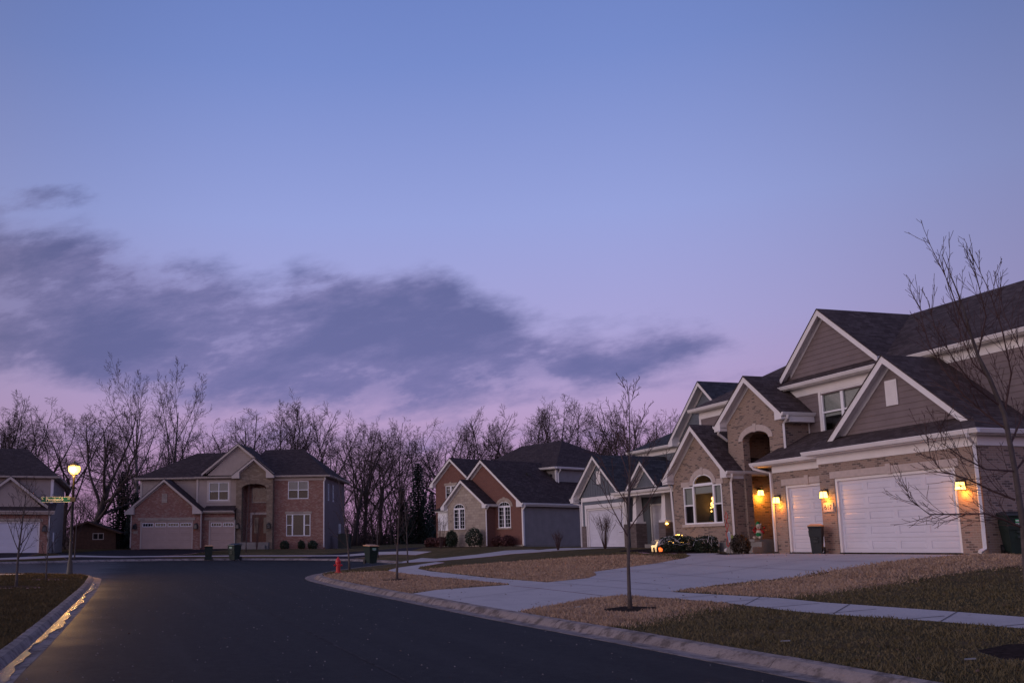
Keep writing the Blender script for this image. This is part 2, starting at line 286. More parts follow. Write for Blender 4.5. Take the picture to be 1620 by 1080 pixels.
# ------------------------------------------------------------------ mesh helpers
class MB:
    def __init__(s): s.v = []; s.f = []; s.mi = []
    def face(s, pts, mi=0):
        i = len(s.v); s.v += [tuple(p) for p in pts]; s.f.append(tuple(range(i, i+len(pts)))); s.mi.append(mi)
    def hexa(s, p, mi=0):      # p: 8 corners, bottom ring then top ring (each counter-clockwise seen from above)
        i = len(s.v); s.v += [tuple(q) for q in p]
        for f in ((3, 2, 1, 0), (4, 5, 6, 7), (0, 1, 5, 4), (1, 2, 6, 5), (2, 3, 7, 6), (3, 0, 4, 7)):
            s.f.append(tuple(i+k for k in f)); s.mi.append(mi)
    def box(s, x0, x1, y0, y1, z0, z1, mi=0):
        x0, x1 = min(x0, x1), max(x0, x1); y0, y1 = min(y0, y1), max(y0, y1); z0, z1 = min(z0, z1), max(z0, z1)
        s.hexa([(x0, y0, z0), (x1, y0, z0), (x1, y1, z0), (x0, y1, z0), (x0, y0, z1), (x1, y0, z1), (x1, y1, z1), (x0, y1, z1)], mi)
    def slab(s, pts, th, mi=0, mib=None):   # polygon pushed straight down by th
        pts = [Vector(p) for p in pts]; lo = [p-Vector((0, 0, th)) for p in pts]; n = len(pts)
        s.face(pts, mi); s.face(lo[::-1], mi if mib is None else mib)
        for k in range(n): s.face([pts[k], lo[k], lo[(k+1) % n], pts[(k+1) % n]], mi if mib is None else mib)
    def push(s, pts, d, mi=0):              # polygon extruded along d, closed
        pts = [Vector(p) for p in pts]; d = Vector(d); q = [p+d for p in pts]; n = len(pts)
        tri = tessellate_polygon([pts]) if n > 4 else [tuple(range(n))]
        for tr in tri: s.face([pts[k] for k in tr], mi); s.face([q[k] for k in tr[::-1]], mi)
        for k in range(n): s.face([pts[k], q[k], q[(k+1) % n], pts[(k+1) % n]], mi)
    def tube(s, pts, radii, n=6, cap=True, mi=0):
        P = [Vector(p) for p in pts]; m = len(P); base = len(s.v)
        up = Vector((0, 0, 1)); prev = None
        for k in range(m):
            d = (P[min(k+1, m-1)]-P[max(k-1, 0)]); d = d.normalized() if d.length > 1e-9 else Vector((0, 0, 1))
            if prev is None: x = d.cross(up if abs(d.z) < .95 else Vector((1, 0, 0))).normalized()
            else:
                x = prev-d*prev.dot(d); x = x.normalized() if x.length > 1e-6 else d.orthogonal().normalized()
            prev = x; y = d.cross(x); r = radii[k] if hasattr(radii, '__len__') else radii
            for j in range(n):
                an = 2*pi*j/n; q = P[k]+x*(cos(an)*r)+y*(sin(an)*r); s.v.append((q.x, q.y, q.z))
        for k in range(m-1):
            for j in range(n):
                a = base+k*n+j; b = base+k*n+(j+1) % n; s.f.append((a, b, b+n, a+n)); s.mi.append(mi)
        if cap:
            s.f.append(tuple(base+j for j in range(n))[::-1]); s.mi.append(mi)
            s.f.append(tuple(base+(m-1)*n+j for j in range(n))); s.mi.append(mi)
    def lathe(s, prof, n=20, c=(0, 0, 0), mi=0):
        b = len(s.v)
        for r, z in prof:
            for j in range(n): an = 2*pi*j/n; s.v.append((c[0]+r*cos(an), c[1]+r*sin(an), c[2]+z))
        for k in range(len(prof)-1):
            for j in range(n):
                a = b+k*n+j; d = b+k*n+(j+1) % n; s.f.append((a, d, d+n, a+n)); s.mi.append(mi)
    def ball(s, c, r, n=10, m=6, sc=(1, 1, 1), mi=0):
        prof = [(sin(pi*k/m)*r+1e-4, -cos(pi*k/m)*r) for k in range(m+1)]; b = len(s.v)
        s.lathe(prof, n, (0, 0, 0), mi)
        for k in range(b, len(s.v)): x, y, z = s.v[k]; s.v[k] = (c[0]+x*sc[0], c[1]+y*sc[1], c[2]+z*sc[2])
    def build(s, name, mats, parent=None, smooth=False, uv=True, loc=None, rot=None):
        me = bpy.data.meshes.new(name); me.from_pydata(s.v, [], s.f)
        if not isinstance(mats, (list, tuple)): mats = [mats]
        for m in mats: me.materials.append(m)
        if len(mats) > 1: me.polygons.foreach_set('material_index', s.mi)
        if uv:
            L = me.uv_layers.new(name='UVMap'); dat = np.zeros(len(me.loops)*2, np.float32)
            for p in me.polygons:
                N = p.normal
                if abs(N.z) > .97: T = Vector((1, 0, 0))
                else: T = Vector((-N.y, N.x, 0)).normalized()
                B = N.cross(T)
                for li in p.loop_indices:
                    co = me.vertices[me.loops[li].vertex_index].co
                    dat[2*li] = co.dot(T)+N.x*.013; dat[2*li+1] = co.z if abs(N.z) < .05 else co.dot(B)
            L.data.foreach_set('uv', dat)
        if smooth: me.polygons.foreach_set('use_smooth', [True]*len(me.polygons))
        me.update()
        o = bpy.data.objects.new(name, me); COL.objects.link(o)
        if parent is not None: o.parent = parent
        if loc is not None: o.location = loc
        if rot is not None: o.rotation_euler = rot
        return o
def build_split(mb, name, mats, par, gap=.012, **kw):
    """one object for every separate piece in the mesh"""
    key = {}; par_ = list(range(len(mb.f)))
    def find(i):
        while par_[i] != i: par_[i] = par_[par_[i]]; i = par_[i]
        return i
    for fi, f in enumerate(mb.f):
        for v in f:
            k = tuple(round(c, 3) for c in mb.v[v])
            if k in key: par_[find(fi)] = find(key[k])
            else: key[k] = fi
    grp = {}
    for fi in range(len(mb.f)): grp.setdefault(find(fi), []).append(fi)
    G = []
    for fs in grp.values():
        P = np.array([mb.v[v] for fi in fs for v in mb.f[fi]]); G.append([fs, P.min(0)-gap/2, P.max(0)+gap/2])
    ch = True
    while ch:
        ch = False
        for i in range(len(G)):
            for j in range(i+1, len(G)):
                if (G[i][1] <= G[j][2]).all() and (G[j][1] <= G[i][2]).all():
                    G[i] = [G[i][0]+G[j][0], np.minimum(G[i][1], G[j][1]), np.maximum(G[i][2], G[j][2])]; G.pop(j); ch = True; break
            if ch: break
    out = []
    for fs, _, _ in G:
        q = MB()
        for fi in fs: q.face([mb.v[v] for v in mb.f[fi]], mb.mi[fi])
        out.append(q.build(name, mats, par, **kw))
    return out
def tag(o, label=None, cat=None, group=None, kind=None):
    if label: o['label'] = label
    if cat: o['category'] = cat
    if group: o['group'] = group
    if kind: o['kind'] = kind
    return o
def thing(name, label, cat, loc=(0, 0, 0), rz=0, group=None):
    o = bpy.data.objects.new(name, None); COL.objects.link(o); o.location = loc; o.rotation_euler = (0, 0, rz); o.empty_display_size = .2
    return tag(o, label, cat, group)
def copy_tree(o, parent=None):
    c = o.copy(); COL.objects.link(c)
    if parent is not None: c.parent = parent
    for ch in [q for q in bpy.data.objects if q.parent == o]: copy_tree(ch, c)
    return c
def text_mesh(s, size, name, m, parent, loc, rot, ext=.004, align='CENTER'):
    cu = bpy.data.curves.new(name, 'FONT'); cu.body = s; cu.size = size; cu.align_x = align; cu.align_y = 'CENTER'; cu.extrude = ext
    to = bpy.data.objects.new(name+'_tmp', cu); COL.objects.link(to); bpy.context.view_layer.update()
    me = bpy.data.meshes.new_from_object(to.evaluated_get(bpy.context.evaluated_depsgraph_get())); bpy.data.objects.remove(to); bpy.data.curves.remove(cu)
    me.materials.clear(); me.materials.append(m); me.name = name
    o = bpy.data.objects.new(name, me); COL.objects.link(o); o.parent = parent; o.location = loc; o.rotation_euler = rot; return o

# ------------------------------------------------------------------ house kit (house frame: x along the front, y into the house, z up)
class Fr:
    """a wall frame: a along the wall, b outwards, c up"""
    def __init__(s, o, deg=0): s.o = Vector(o); r = radians(deg); s.u = Vector((cos(r), sin(r), 0)); s.n = Vector((sin(r), -cos(r), 0)); s.deg = deg
    def P(s, a, b, c): return s.o+s.u*a+s.n*b+Vector((0, 0, c))
    def box(s, mb, a0, a1, b0, b1, c0, c1, mi=0):
        q = [s.P(a, b, c) for c in (min(c0, c1), max(c0, c1)) for a, b in ((a0, b1), (a1, b1), (a1, b0), (a0, b0))]
        mb.hexa(q, mi)
def wall(mb, fr, outline, holes=(), reveal=.12, b=0, mi=0):
    loops = [[fr.P(a, b, c) for a, c in outline]]+[[fr.P(a, b, c) for a, c in h] for h in holes]
    flat = [p for l in loops for p in l]
    for tr in tessellate_polygon(loops):
        q = [flat[k] for k in tr]
        if (q[1]-q[0]).cross(q[2]-q[0]).dot(fr.n) < 0: q = q[::-1]
        mb.face(q, mi)
    for h in holes: rev(mb, fr, h+[h[0]], reveal, b, mi)
def rev(mb, fr, path, depth, b=0, mi=0):
    for (a0, c0), (a1, c1) in zip(path, path[1:]):
        mb.face([fr.P(a0, b, c0), fr.P(a1, b, c1), fr.P(a1, b-depth, c1), fr.P(a0, b-depth, c0)], mi)
def spans(poly, z):
    xs = []
    for (a0, c0), (a1, c1) in zip(poly, poly[1:]+poly[:1]):
        if (c0 <= z) != (c1 <= z): xs.append(a0+(z-c0)/(c1-c0)*(a1-a0))
    xs.sort(); return list(zip(xs[::2], xs[1::2]))
def laps(mb, fr, outline, holes=(), pitch=.18, b=0, mi=0):
    """lap siding: every board leans out at its foot"""
    c = min(p[1] for p in outline); top = max(p[1] for p in outline)
    while c < top:
        c1 = min(c+pitch, top); zm = (c+c1)/2; segs = spans(outline, zm)
        for h in holes:
            hs = spans(h, zm); out = []
            for s0, s1 in segs:
                cur = [(s0, s1)]
                for h0, h1 in hs: cur = [q for x0, x1 in cur for q in ((x0, min(x1, h0)), (max(x0, h1), x1)) if q[1]-q[0] > .01]
                out += cur
            segs = out
        for s0, s1 in segs:
            mb.face([fr.P(s0, b+.020, c), fr.P(s1, b+.020, c), fr.P(s1, b+.003, c1), fr.P(s0, b+.003, c1)], mi)
            mb.face([fr.P(s0, b, c), fr.P(s1, b, c), fr.P(s1, b+.020, c), fr.P(s0, b+.020, c)], mi)
        c += pitch
def arc(a0, a1, c, rise, n=10):
    """points of an arch from a1 down to a0 (counter-clockwise over the top)"""
    return [((a0+a1)/2+(a1-a0)/2*cos(pi*k/n), c+rise*sin(pi*k/n)) for k in range(n+1)]
def arch_ring(mb, fr, a0, a1, c, rise, w, b0, b1, key=True, n=12, mi=0):
    I = arc(a0, a1, c, rise, n); O = arc(a0-w, a1+w, c, rise+w, n)
    for k in range(n):
        i0, i1, o0, o1 = I[k], I[k+1], O[k], O[k+1]
        q = [(i1, b0), (i0, b0), (o0, b0), (o1, b0)]
        A = [fr.P(p[0], b1, p[1]) for p, _ in q]; B = [fr.P(p[0], b0, p[1]) for p, _ in q]
        mb.face(A, mi)
        for j in range(4): mb.face([A[j], B[j], B[(j+1) % 4], A[(j+1) % 4]], mi)
    if key: m = (a0+a1)/2; mb.push([fr.P(m-.08, b1+.012, c+rise-.03), fr.P(m+.08, b1+.012, c+rise-.03), fr.P(m+.11, b1+.012, c+rise+w+.05), fr.P(m-.11, b1+.012, c+rise+w+.05)], -fr.n*.05, mi)
def window(par, fr, a, c, w, h, cols=2, rail=True, mw=.055, fw=.06, trim=None, grid=None, arch=0, blind=0, b=0, fmat=None, sill=None, dark=None, split=None, name='window', label=None):
    """a window: frame (with mullions) > glass, blind, room behind; opening a..a+w, c..c+h, arch rise on top"""
    fmat = fmat or VINYL; f = MB()
    y0, y1 = b-.07, b+.015
    fr.box(f, a, a+fw, y0, y1, c, c+h); fr.box(f, a+w-fw, a+w, y0, y1, c, c+h); fr.box(f, a+fw, a+w-fw, y0, y1, c, c+fw)
    if not arch: fr.box(f, a+fw, a+w-fw, y0, y1, c+h-fw, c+h)
    else:
        fr.box(f, a+fw, a+w-fw, y0, y1+.004, c+h-.06, c+h+.06)
        arch_ring(f, fr, a+fw, a+w-fw, c+h, arch-fw, fw, y0, y1, False)
    xs = split or [a+w*k/cols for k in range(1, cols)]
    for x in xs: fr.box(f, x-mw/2-.01, x+mw/2+.01, y0+.005, y1-.003, c+fw, c+h-(fw if not arch else .06))
    edges = [a+fw]+[x for x in xs]+[a+w-fw]
    if rail:
        for i, (x0, x1) in enumerate(zip(edges, edges[1:])):
            if rail == 'sides' and 0 < i < len(edges)-2: continue
            fr.box(f, x0, x1, y0+.012, y1-.012, c+h*.5-.03, c+h*.5+.03)
    if grid:
        gc, gr = grid
        for x0, x1 in zip(edges, edges[1:]):
            for k in range(1, gc): x = x0+(x1-x0)*k/gc; fr.box(f, x-.011, x+.011, b-.05, b-.028, c+fw, c+h-.05)
        for k in range(1, gr): z = c+h*k/gr; fr.box(f, a+fw, a+w-fw, b-.048, b-.03, z-.011, z+.011)
        if arch:
            m = a+w/2
            for an in (pi/4, pi/2, 3*pi/4): fr.box(f, m+cos(an)*.0-.011+cos(an)*w*.22, m+.011+cos(an)*w*.22, b-.05, b-.03, c+h+.05, c+h+arch*(.95 if an == pi/2 else .72))
    W_ = f.build(name, fmat, par)
    if label: W_['label'] = label
    g = MB(); out = [(a+.02, c+.02), (a+w-.02, c+.02)]+([(a+w-.02, c+h)]+arc(a+.02, a+w-.02, c+h, arch-.02)+[(a+.02, c+h)] if arch else [(a+w-.02, c+h-.02), (a+.02, c+h-.02)])
    wall(g, fr, out, b=b-.04); g.build('glass', GLASS, W_)
    r = MB(); wall(r, fr, out, b=b-.40 if dark is None else b-dark[0])
    zz = (a, c), (a+w, c), (a+w, c+h+arch), (a, c+h+arch), (a, c)
    rev(r, fr, list(zz), .36 if dark is None else dark[0]-.05, b-.05)
    r.build('room_interior', DARK if dark is None else dark[1], W_)
    if blind:
        k = MB(); z = c+h-.04
        bl = blind if isinstance(blind, (list, tuple)) else [blind]*(len(edges)-1)
        for (x0, x1), q in zip(zip(edges, edges[1:]), bl):
            z = c+h-.04
            while z > c+h*(1-q)+.03: k.face([fr.P(x0, b-.085, z-.045), fr.P(x1, b-.085, z-.045), fr.P(x1, b-.10, z), fr.P(x0, b-.10, z)]); z -= .048
        k.build('blind', BLIND, W_)
    if trim:
        tm, tw = trim; q = MB()
        fr.box(q, a-tw, a, b-.02, b+.04, c-tw, c+h+tw); fr.box(q, a+w, a+w+tw, b-.02, b+.04, c-tw, c+h+tw); fr.box(q, a, a+w, b-.02, b+.037, c+h, c+h+tw); fr.box(q, a, a+w, b-.02, b+.037, c-tw, c)
        q.build('window_trim', tm, W_)
    if sill: q = MB(); fr.box(q, a-.08, a+w+.08, b-.05, b+.07, c-.1, c); q.build('sill', sill, W_)
    return W_
def garage_door(par, fr, a, w, h, rows, cols, m, tm, b=-.12, lights=0, handle=False, frame=.10):
    f = MB(); fr.box(f, a, a+frame, b-.02, b+.09, 0, h); fr.box(f, a+w-frame, a+w, b-.02, b+.09, 0, h); fr.box(f, a+frame, a+w-frame, b-.02, b+.085, h-frame, h)
    d = MB(); x0, x1 = a+frame, a+w-frame; H = h-frame; rh = H/rows
    fr.box(d, x0, x1, b-.05, b-.01, .0, H)
    for r in range(rows):
        z0, z1 = r*rh+.006, (r+1)*rh-.006
        if lights and r == rows-1: fr.box(d, x0, x1, b-.01, b+.012, z0, z1)
        else:
            cw = (x1-x0)/cols; ix, iz = .09, .11
            fr.box(d, x0, x1, b-.01, b+.0, z0, z1)
            for k in range(cols):
                p0, p1 = x0+k*cw, x0+(k+1)*cw
                # stiles and rails around the recessed edge, raised field inside
                fr.box(d, p0, p0+ix, b, b+.014, z0, z1); fr.box(d, p1-ix, p1, b, b+.014, z0, z1)
                fr.box(d, p0+ix, p1-ix, b, b+.014, z0, z0+iz); fr.box(d, p0+ix, p1-ix, b, b+.014, z1-iz, z1)
                A = [fr.P(p0+ix+.015, b, z0+iz+.015), fr.P(p1-ix-.015, b, z0+iz+.015), fr.P(p1-ix-.015, b, z1-iz-.015), fr.P(p0+ix+.015, b, z1-iz-.015)]
                B = [fr.P(p0+ix+.05, b+.014, z0+iz+.045), fr.P(p1-ix-.05, b+.014, z0+iz+.045), fr.P(p1-ix-.05, b+.014, z1-iz-.045), fr.P(p0+ix+.05, b+.014, z1-iz-.045)]
                d.face(B)
                for j in range(4): d.face([A[j], A[(j+1) % 4], B[(j+1) % 4], B[j]])
    o = d.build('garage_door', m, par); f.build('door_frame', tm, o)
    if lights:
        lw = (x1-x0)/lights; z0, z1 = (rows-1)*rh+rh*.22, rows*rh-rh*.2
        for k in range(lights):
            q = MB(); p0, p1 = x0+k*lw+lw*.07, x0+(k+1)*lw-lw*.07
            for u0, u1, v0, v1 in ((p0, p1, z0, z0+.05), (p0, p1, z1-.05, z1), (p0, p0+.05, z0+.05, z1-.05), (p1-.05, p1, z0+.05, z1-.05)): fr.box(q, u0, u1, b+.012, b+.034, v0, v1)
            for j in (1, 2, 3): x = p0+(p1-p0)*j/4; fr.box(q, x-.012, x+.012, b+.012, b+.03, z0+.05, z1-.05)
            q.build('light_frame', VINYL, o)
            q = MB(); fr.box(q, p0+.05, p1-.05, b+.012, b+.016, z0+.05, z1-.05); q.build('door_pane', PANE, o)
    return o
PANE = plain('dark_pane', (.015, .015, .018), .06, .1, 2, spec=.6)
def gutter(mb, p0, p1, out, h=.13, w=.12, mi=0):
    """a trough along p0-p1 hanging on the eave; out is the outward unit vector"""
    p0, p1, o = Vector(p0), Vector(p1), Vector(out); z = Vector((0, 0, 1))
    prof = [(0, 0), (w, 0), (w, -.03), (w-.015, -.03), (w-.02, -.06), (w-.05, -h), (0, -h)]
    A = [p0+o*x+z*y for x, y in prof]; B = [p1+o*x+z*y for x, y in prof]; n = len(prof)
    for k in range(n): mb.face([A[k], A[(k+1) % n], B[(k+1) % n], B[k]], mi)
    mb.face(A[::-1], mi); mb.face(B, mi)
def spout(par, pts, m, r=.045):
    """a downspout: square pipe through pts"""
    mb = MB(); mb.tube(pts, r*1.25, 4); return mb.build('downspout', m, par)
class Roofs:
    def __init__(s): s.sh = MB(); s.wh = MB(); s.gt = MB()
    def hip(s, x0, x1, y0, y1, z, ra, rb, fascia=.17, drop=.02):
        A, B, C_, D_ = (x0, y0, z), (x1, y0, z), (x1, y1, z), (x0, y1, z)
        s.sh.face([A, B, rb, ra]); s.sh.face([B, C_, rb]); s.sh.face([C_, D_, ra, rb]); s.sh.face([D_, A, ra])
        s.wh.box(x0+.01, x1-.01, y0+.01, y1-.01, z-fascia, z-drop)
    def gable(s, uL, zL, uA, zA, uR, zR, yR, yB, yW, fas=.24, chop=True, gl=True, gr=True, tail=.42, frieze=True):
        """two slopes from rake plane yR back to yB; wall at yW; fascia boards, soffit, frieze, boxed eaves, gutters"""
        for (u, z), sg in (((uL, zL), -1), ((uR, zR), 1)):
            pts = [(u, yR-.02, z), (uA, yR-.02, zA), (uA, yB, zA), (u, yB, z)]
            if sg > 0: pts = pts[::-1]
            s.sh.slab(pts, .045)
            q = [(p[0], max(p[1], yR+.0), p[2]-.048) for p in pts]; s.wh.slab(q, .07)
            ua = uA
            s.wh.push([(u, yR+.002, z-.05), (u, yR+.002, z-.05-fas), (ua, yR+.002, zA-.05-fas), (ua, yR+.002, zA-.05)], (0, .035, 0))
            if frieze: s.wh.push([(u-sg*tail*.8, yW-.028, z+(zA-z)*tail*.8/abs(uA-u)-.12), (u-sg*tail*.8, yW-.028, z+(zA-z)*tail*.8/abs(uA-u)-.12-.24), (ua, yW-.028, zA-.12-.24), (ua, yW-.028, zA-.12)], (0, .027, 0))
            if chop:
                k = (zA-z)/abs(uA-u); x = u-sg*tail
                s.wh.push([(u, yR+.004, z-.06), (u, yR+.004, z-.27), (x, yR+.004, z-.27), (x, yR+.004, z+k*tail-.06)], (0, yW-yR-.006, 0))
            if (gl if sg < 0 else gr):
                s.wh.box(min(u, u-sg*tail), max(u, u-sg*tail), yR+.036, yB, z-.17, z-.11)
                gutter(s.gt, (u, yR, z-.005), (u, yB, z-.005), (sg, 0, 0))
    def build(s, par, shm, whm, gtm=None):
        r = build_split(s.sh, 'roof', shm, par); build_split(s.wh, 'fascia', whm, par)
        if s.gt.v: build_split(s.gt, 'gutter', gtm or whm, par)
        return r
def wall_lamp(par, fr, a, c, lit=True, power=10, s=1.0, b=0):
    q = MB(); fr.box(q, a-.05*s, a+.05*s, b+.0, b+.03, c-.06*s, c+.16*s); q.tube([fr.P(a, b+.03, c+.1*s), fr.P(a, b+.10*s, c+.17*s), fr.P(a, b+.17*s, c+.16*s)], .012*s, 5)
    B0 = [(.10, -.16), (.075, .06)]
    cx = lambda x, y, z: fr.P(a+x*s, b+.17*s+y*s, c+z*s)
    q.hexa([cx(-.10, .10, .06), cx(.10, .10, .06), cx(.10, -.10, .06), cx(-.10, -.10, .06), cx(-.05, .05, .12), cx(.05, .05, .12), cx(.05, -.05, .12), cx(-.05, -.05, .12)])
    for x, y in ((-1, -1), (1, -1), (1, 1), (-1, 1)): q.tube([cx(.105*x, .105*y, -.165), cx(.08*x, .08*y, .06)], .009*s, 4)
    for (x0, y0), (x1, y1) in (((-1, -1), (1, -1)), ((1, -1), (1, 1)), ((1, 1), (-1, 1)), ((-1, 1), (-1, -1))): q.tube([cx(.105*x0, .105*y0, -.165), cx(.105*x1, .105*y1, -.165)], .009*s, 4)
    L = q.build('wall_lamp', BLACKM, par)
    g = MB(); g.hexa([cx(-.095, .095, -.16), cx(.095, .095, -.16), cx(.095, -.095, -.16), cx(-.095, -.095, -.16), cx(-.072, .072, .058), cx(.072, .072, .058), cx(.072, -.072, .058), cx(-.072, -.072, .058)])
    g.build('lamp_shade', SCONG if lit else PANE, L)
    if lit:
        ld = bpy.data.lights.new('lamp_light', 'POINT'); ld.energy = power; ld.color = (1, .33, .03); ld.shadow_soft_size = .04
        lo = bpy.data.objects.new('lamp_light', ld); COL.objects.link(lo); lo.parent = L; lo.location = fr.P(a, b+.17*s, c-.24*s)
    return L
# ================================================================== houses
R90, L90, BK = 90, -90, 180
# ------------------------------------------------------------------ the tan brick house
AO, AH = Vector((16.114, 32.81, 1.538)), -1.3346
HA = thing('brick_house', 'tan brick house with three lit wall lamps, two white garage doors and number 617', 'house', AO, AH)
F0 = Fr((0, 0, 0)); b = MB()
wall(b, F0, [(-.71, -.3), (0, -.3), (0, 2.49), (4.98, 2.49), (4.98, -.3), (5.84, -.3), (5.84, 3.3), (-.71, 3.3)]); rev(b, F0, [(0, 0), (0, 2.49), (4.98, 2.49), (4.98, 0)], .2)
wall(b, Fr((5.84, 0, 0), R90), [(0, -.3), (9.5, -.3), (9.5, 3.3), (0, 3.3)])
wall(b, Fr((-.71, .6, 0), L90), [(0, -.3), (.6, -.3), (.6, 3.3), (0, 3.3)])
F1 = Fr((0, .6, 0))
wall(b, F1, [(-3.98, -.3), (-3.35, -.3), (-3.35, 2.47), (-.78, 2.47), (-.78, -.3), (-.71, -.3), (-.71, 3.25), (-3.98, 3.25)]); rev(b, F1, [(-3.35, 0), (-3.35, 2.47), (-.78, 2.47), (-.78, 0)], .2)
wall(b, Fr((-3.98, 2.65, 0), L90), [(0, -.3), (2.05, -.3), (2.05, 3.25), (0, 3.25)])
FT = Fr((0, 1.5, 0)); ar = arc(-6.97, -5.25, 4.55, .33, 12)
wall(b, FT, [(-8.0, -.3), (-6.97, -.3)]+ar[::-1]+[(-5.25, -.3), (-4.3, -.3), (-4.3, 5.35), (-6.17, 6.98), (-8.0, 5.35)])
rev(b, FT, [(-6.97, 0)]+ar[::-1]+[(-5.25, 0)], .3)
wall(b, Fr((-4.3, 1.5, 0), R90), [(0, 2.5), (1.15, 2.5), (1.15, 5.3), (0, 5.3)]); wall(b, Fr((-8.0, 2.65, 0), L90), [(0, -.3), (1.15, -.3), (1.15, 5.3), (0, 5.3)])
# the entry recess: a lobby wider and deeper than the arch
RX0, RX1, RY0, RY1, RZ = -7.75, -4.55, 1.8, 3.35, 4.95
b.face([(RX0, RY0, .4), (RX0, RY1, .4), (RX0, RY1, RZ), (RX0, RY0, RZ)]); b.face([(RX1, RY0, .4), (RX1, RY0, RZ), (RX1, RY1, RZ), (RX1, RY1, .4)])
b.face([(RX0, RY0, RZ), (RX0, RY1, RZ), (RX1, RY1, RZ), (RX1, RY0, RZ)]); b.face([(RX0, RY1, .4), (RX1, RY1, .4), (RX1, RY1, RZ), (RX0, RY1, RZ)])
b.face([(RX0, RY0, .4), (RX0, RY0, RZ), (-6.97, RY0, RZ), (-6.97, RY0, .4)]); b.face([(-5.25, RY0, .4), (-5.25, RY0, RZ), (RX1, RY0, RZ), (RX1, RY0, .4)])
FBW = Fr((0, 1.0, 0)); wa = arc(-10.06, -8.52, 2.9, .46, 12)
wall(b, FBW, [(-11.7, -.3), (-7.1, -.3), (-7.1, 3.3), (-9.5, 5.36), (-11.7, 3.3)], [[(-10.83, 1.2), (-7.92, 1.2), (-7.92, 2.86), (-8.52, 2.9)]+wa[1:]+[(-10.83, 2.86)]], .1)
wall(b, Fr((-7.1, 1.0, 0), R90), [(0, -.3), (.5, -.3), (.5, 3.3), (0, 3.3)]); wall(b, Fr((-11.7, 11, 0), L90), [(0, -.3), (10, -.3), (10, 3.3), (0, 3.3)])
build_split(b, 'brick_wall', TAN, HA)
s = MB(); F2 = Fr((0, 2.65, 0))
o2 = [(-11.7, 3.0), (-7.8, 3.0), (-7.8, 5.0), (-4.5, 5.0), (-4.5, 3.0), (5.84, 3.0), (5.84, 6.4), (-11.7, 6.4)]; wh = [(-3.5, 4.52), (-1.3, 4.52), (-1.3, 6.1), (-3.5, 6.1)]
wall(s, F2, o2, [wh], .1); laps(s, F2, o2, [wh], .2)
FG = Fr((0, .7, 0)); og = [(-.5, 3.7), (5.12, 3.7), (2.23, 6.2)]; wall(s, FG, og); laps(s, FG, og, [], .2)
FU = Fr((0, 2.9, 0)); og = [(-6.0, 6.7), (-.6, 6.7), (-3.3, 9.26)]; wall(s, FU, og); laps(s, FU, og, [], .2)
for fr, w_ in ((Fr((5.84, 2.65, 0), R90), 9), (Fr((-11.7, 11.65, 0), L90), 9)): ow = [(0, 3.3), (w_, 3.3), (w_, 6.4), (0, 6.4)]; wall(s, fr, ow); laps(s, fr, ow, [], .2)
wall(s, Fr((5.84, 11.65, 0), BK), [(0, 0), (17.54, 0), (17.54, 6.4), (0, 6.4)])
build_split(s, 'siding_wall', TAUPE, HA)
r = Roofs(); g = r.sh; w = r.wh
# garage roof with its hipped corner, the lower roof over the single bay
for P in ([(-.95, -.35, 3.47), (6.19, -.35, 3.47), (3.17, 2.65, 4.97), (-.95, 2.65, 4.97)], [(6.19, -.35, 3.47), (6.19, 2.65, 3.47), (3.17, 2.65, 4.97)], [(-4.75, .25, 3.42), (-.95, .25, 3.42), (-.95, 2.65, 4.62), (-4.75, 2.65, 4.62)]): g.slab(P, .05)
w.box(-.92, 6.16, -.31, 2.6, 3.30, 3.405); w.box(-4.71, -.92, .29, 2.6, 3.25, 3.355)
w.box(-.74, 5.88, -.03, -.005, 3.02, 3.30); w.box(5.845, 5.87, 0, 2.6, 3.02, 3.30); w.box(-3.99, -.735, .57, .595, 2.98, 3.25)
gutter(r.gt, (-1.0, -.35, 3.46), (6.19+.12, -.35, 3.46), (0, -1, 0)); gutter(r.gt, (6.19, -.35, 3.46), (6.19, 2.6, 3.46), (1, 0, 0)); gutter(r.gt, (-4.78, .25, 3.41), (-1.0, .25, 3.41), (0, -1, 0))
r.gable(-.61, 3.86, 2.23, 6.37, 5.3, 3.86, .35, 2.75, .7, chop=False, gl=False, gr=False)
r.gable(-8.42, 5.37, -6.17, 7.19, -3.97, 5.37, 1.15, 3.5, 1.5)
r.gable(-12.0, 3.32, -9.5, 5.56, -7.05, 3.32, .65, 2.75, 1.0)
r.gable(-5.8, 7.05, -3.3, 9.41, -.42, 7.0, 2.6, 7.2, 2.9, chop=False, gl=False, gr=False)
r.hip(-12.05, 6.19, 2.3, 11.7, 6.6, (-5.4, 7, 9.42), (4.0, 7, 9.42))
w.box(-11.72, 5.86, 2.62, 2.645, 6.12, 6.43)
w.box(-3.99+.05, -4.28, 1.5, 2.62, 5.0, 5.26); w.box(-7.075, -7.12, 1.0, 1.5, 3.0, 3.25)
gutter(r.gt, (-12.05, 2.3, 6.59), (-7.9, 2.3, 6.59), (0, -1, 0)); gutter(r.gt, (-5.9, 2.3, 6.59), (6.3, 2.3, 6.59), (0, -1, 0)); gutter(r.gt, (6.19, 2.3, 6.59), (6.19, 9, 6.59), (1, 0, 0)); gutter(r.gt, (-12.05, 11, 6.59), (-12.05, 2.3, 6.59), (-1, 0, 0))
r.build(HA, SHA, WHITE)
# step flashing is left to the shingles; white corner boards
q = MB(); q.box(-11.74, -11.6, 2.61, 2.75, 3.6, 6.3); q.box(-4.335, -4.27, 2.60, 2.64, 4.3, 5.1); build_split(q, 'corner_board', WHITE, HA)
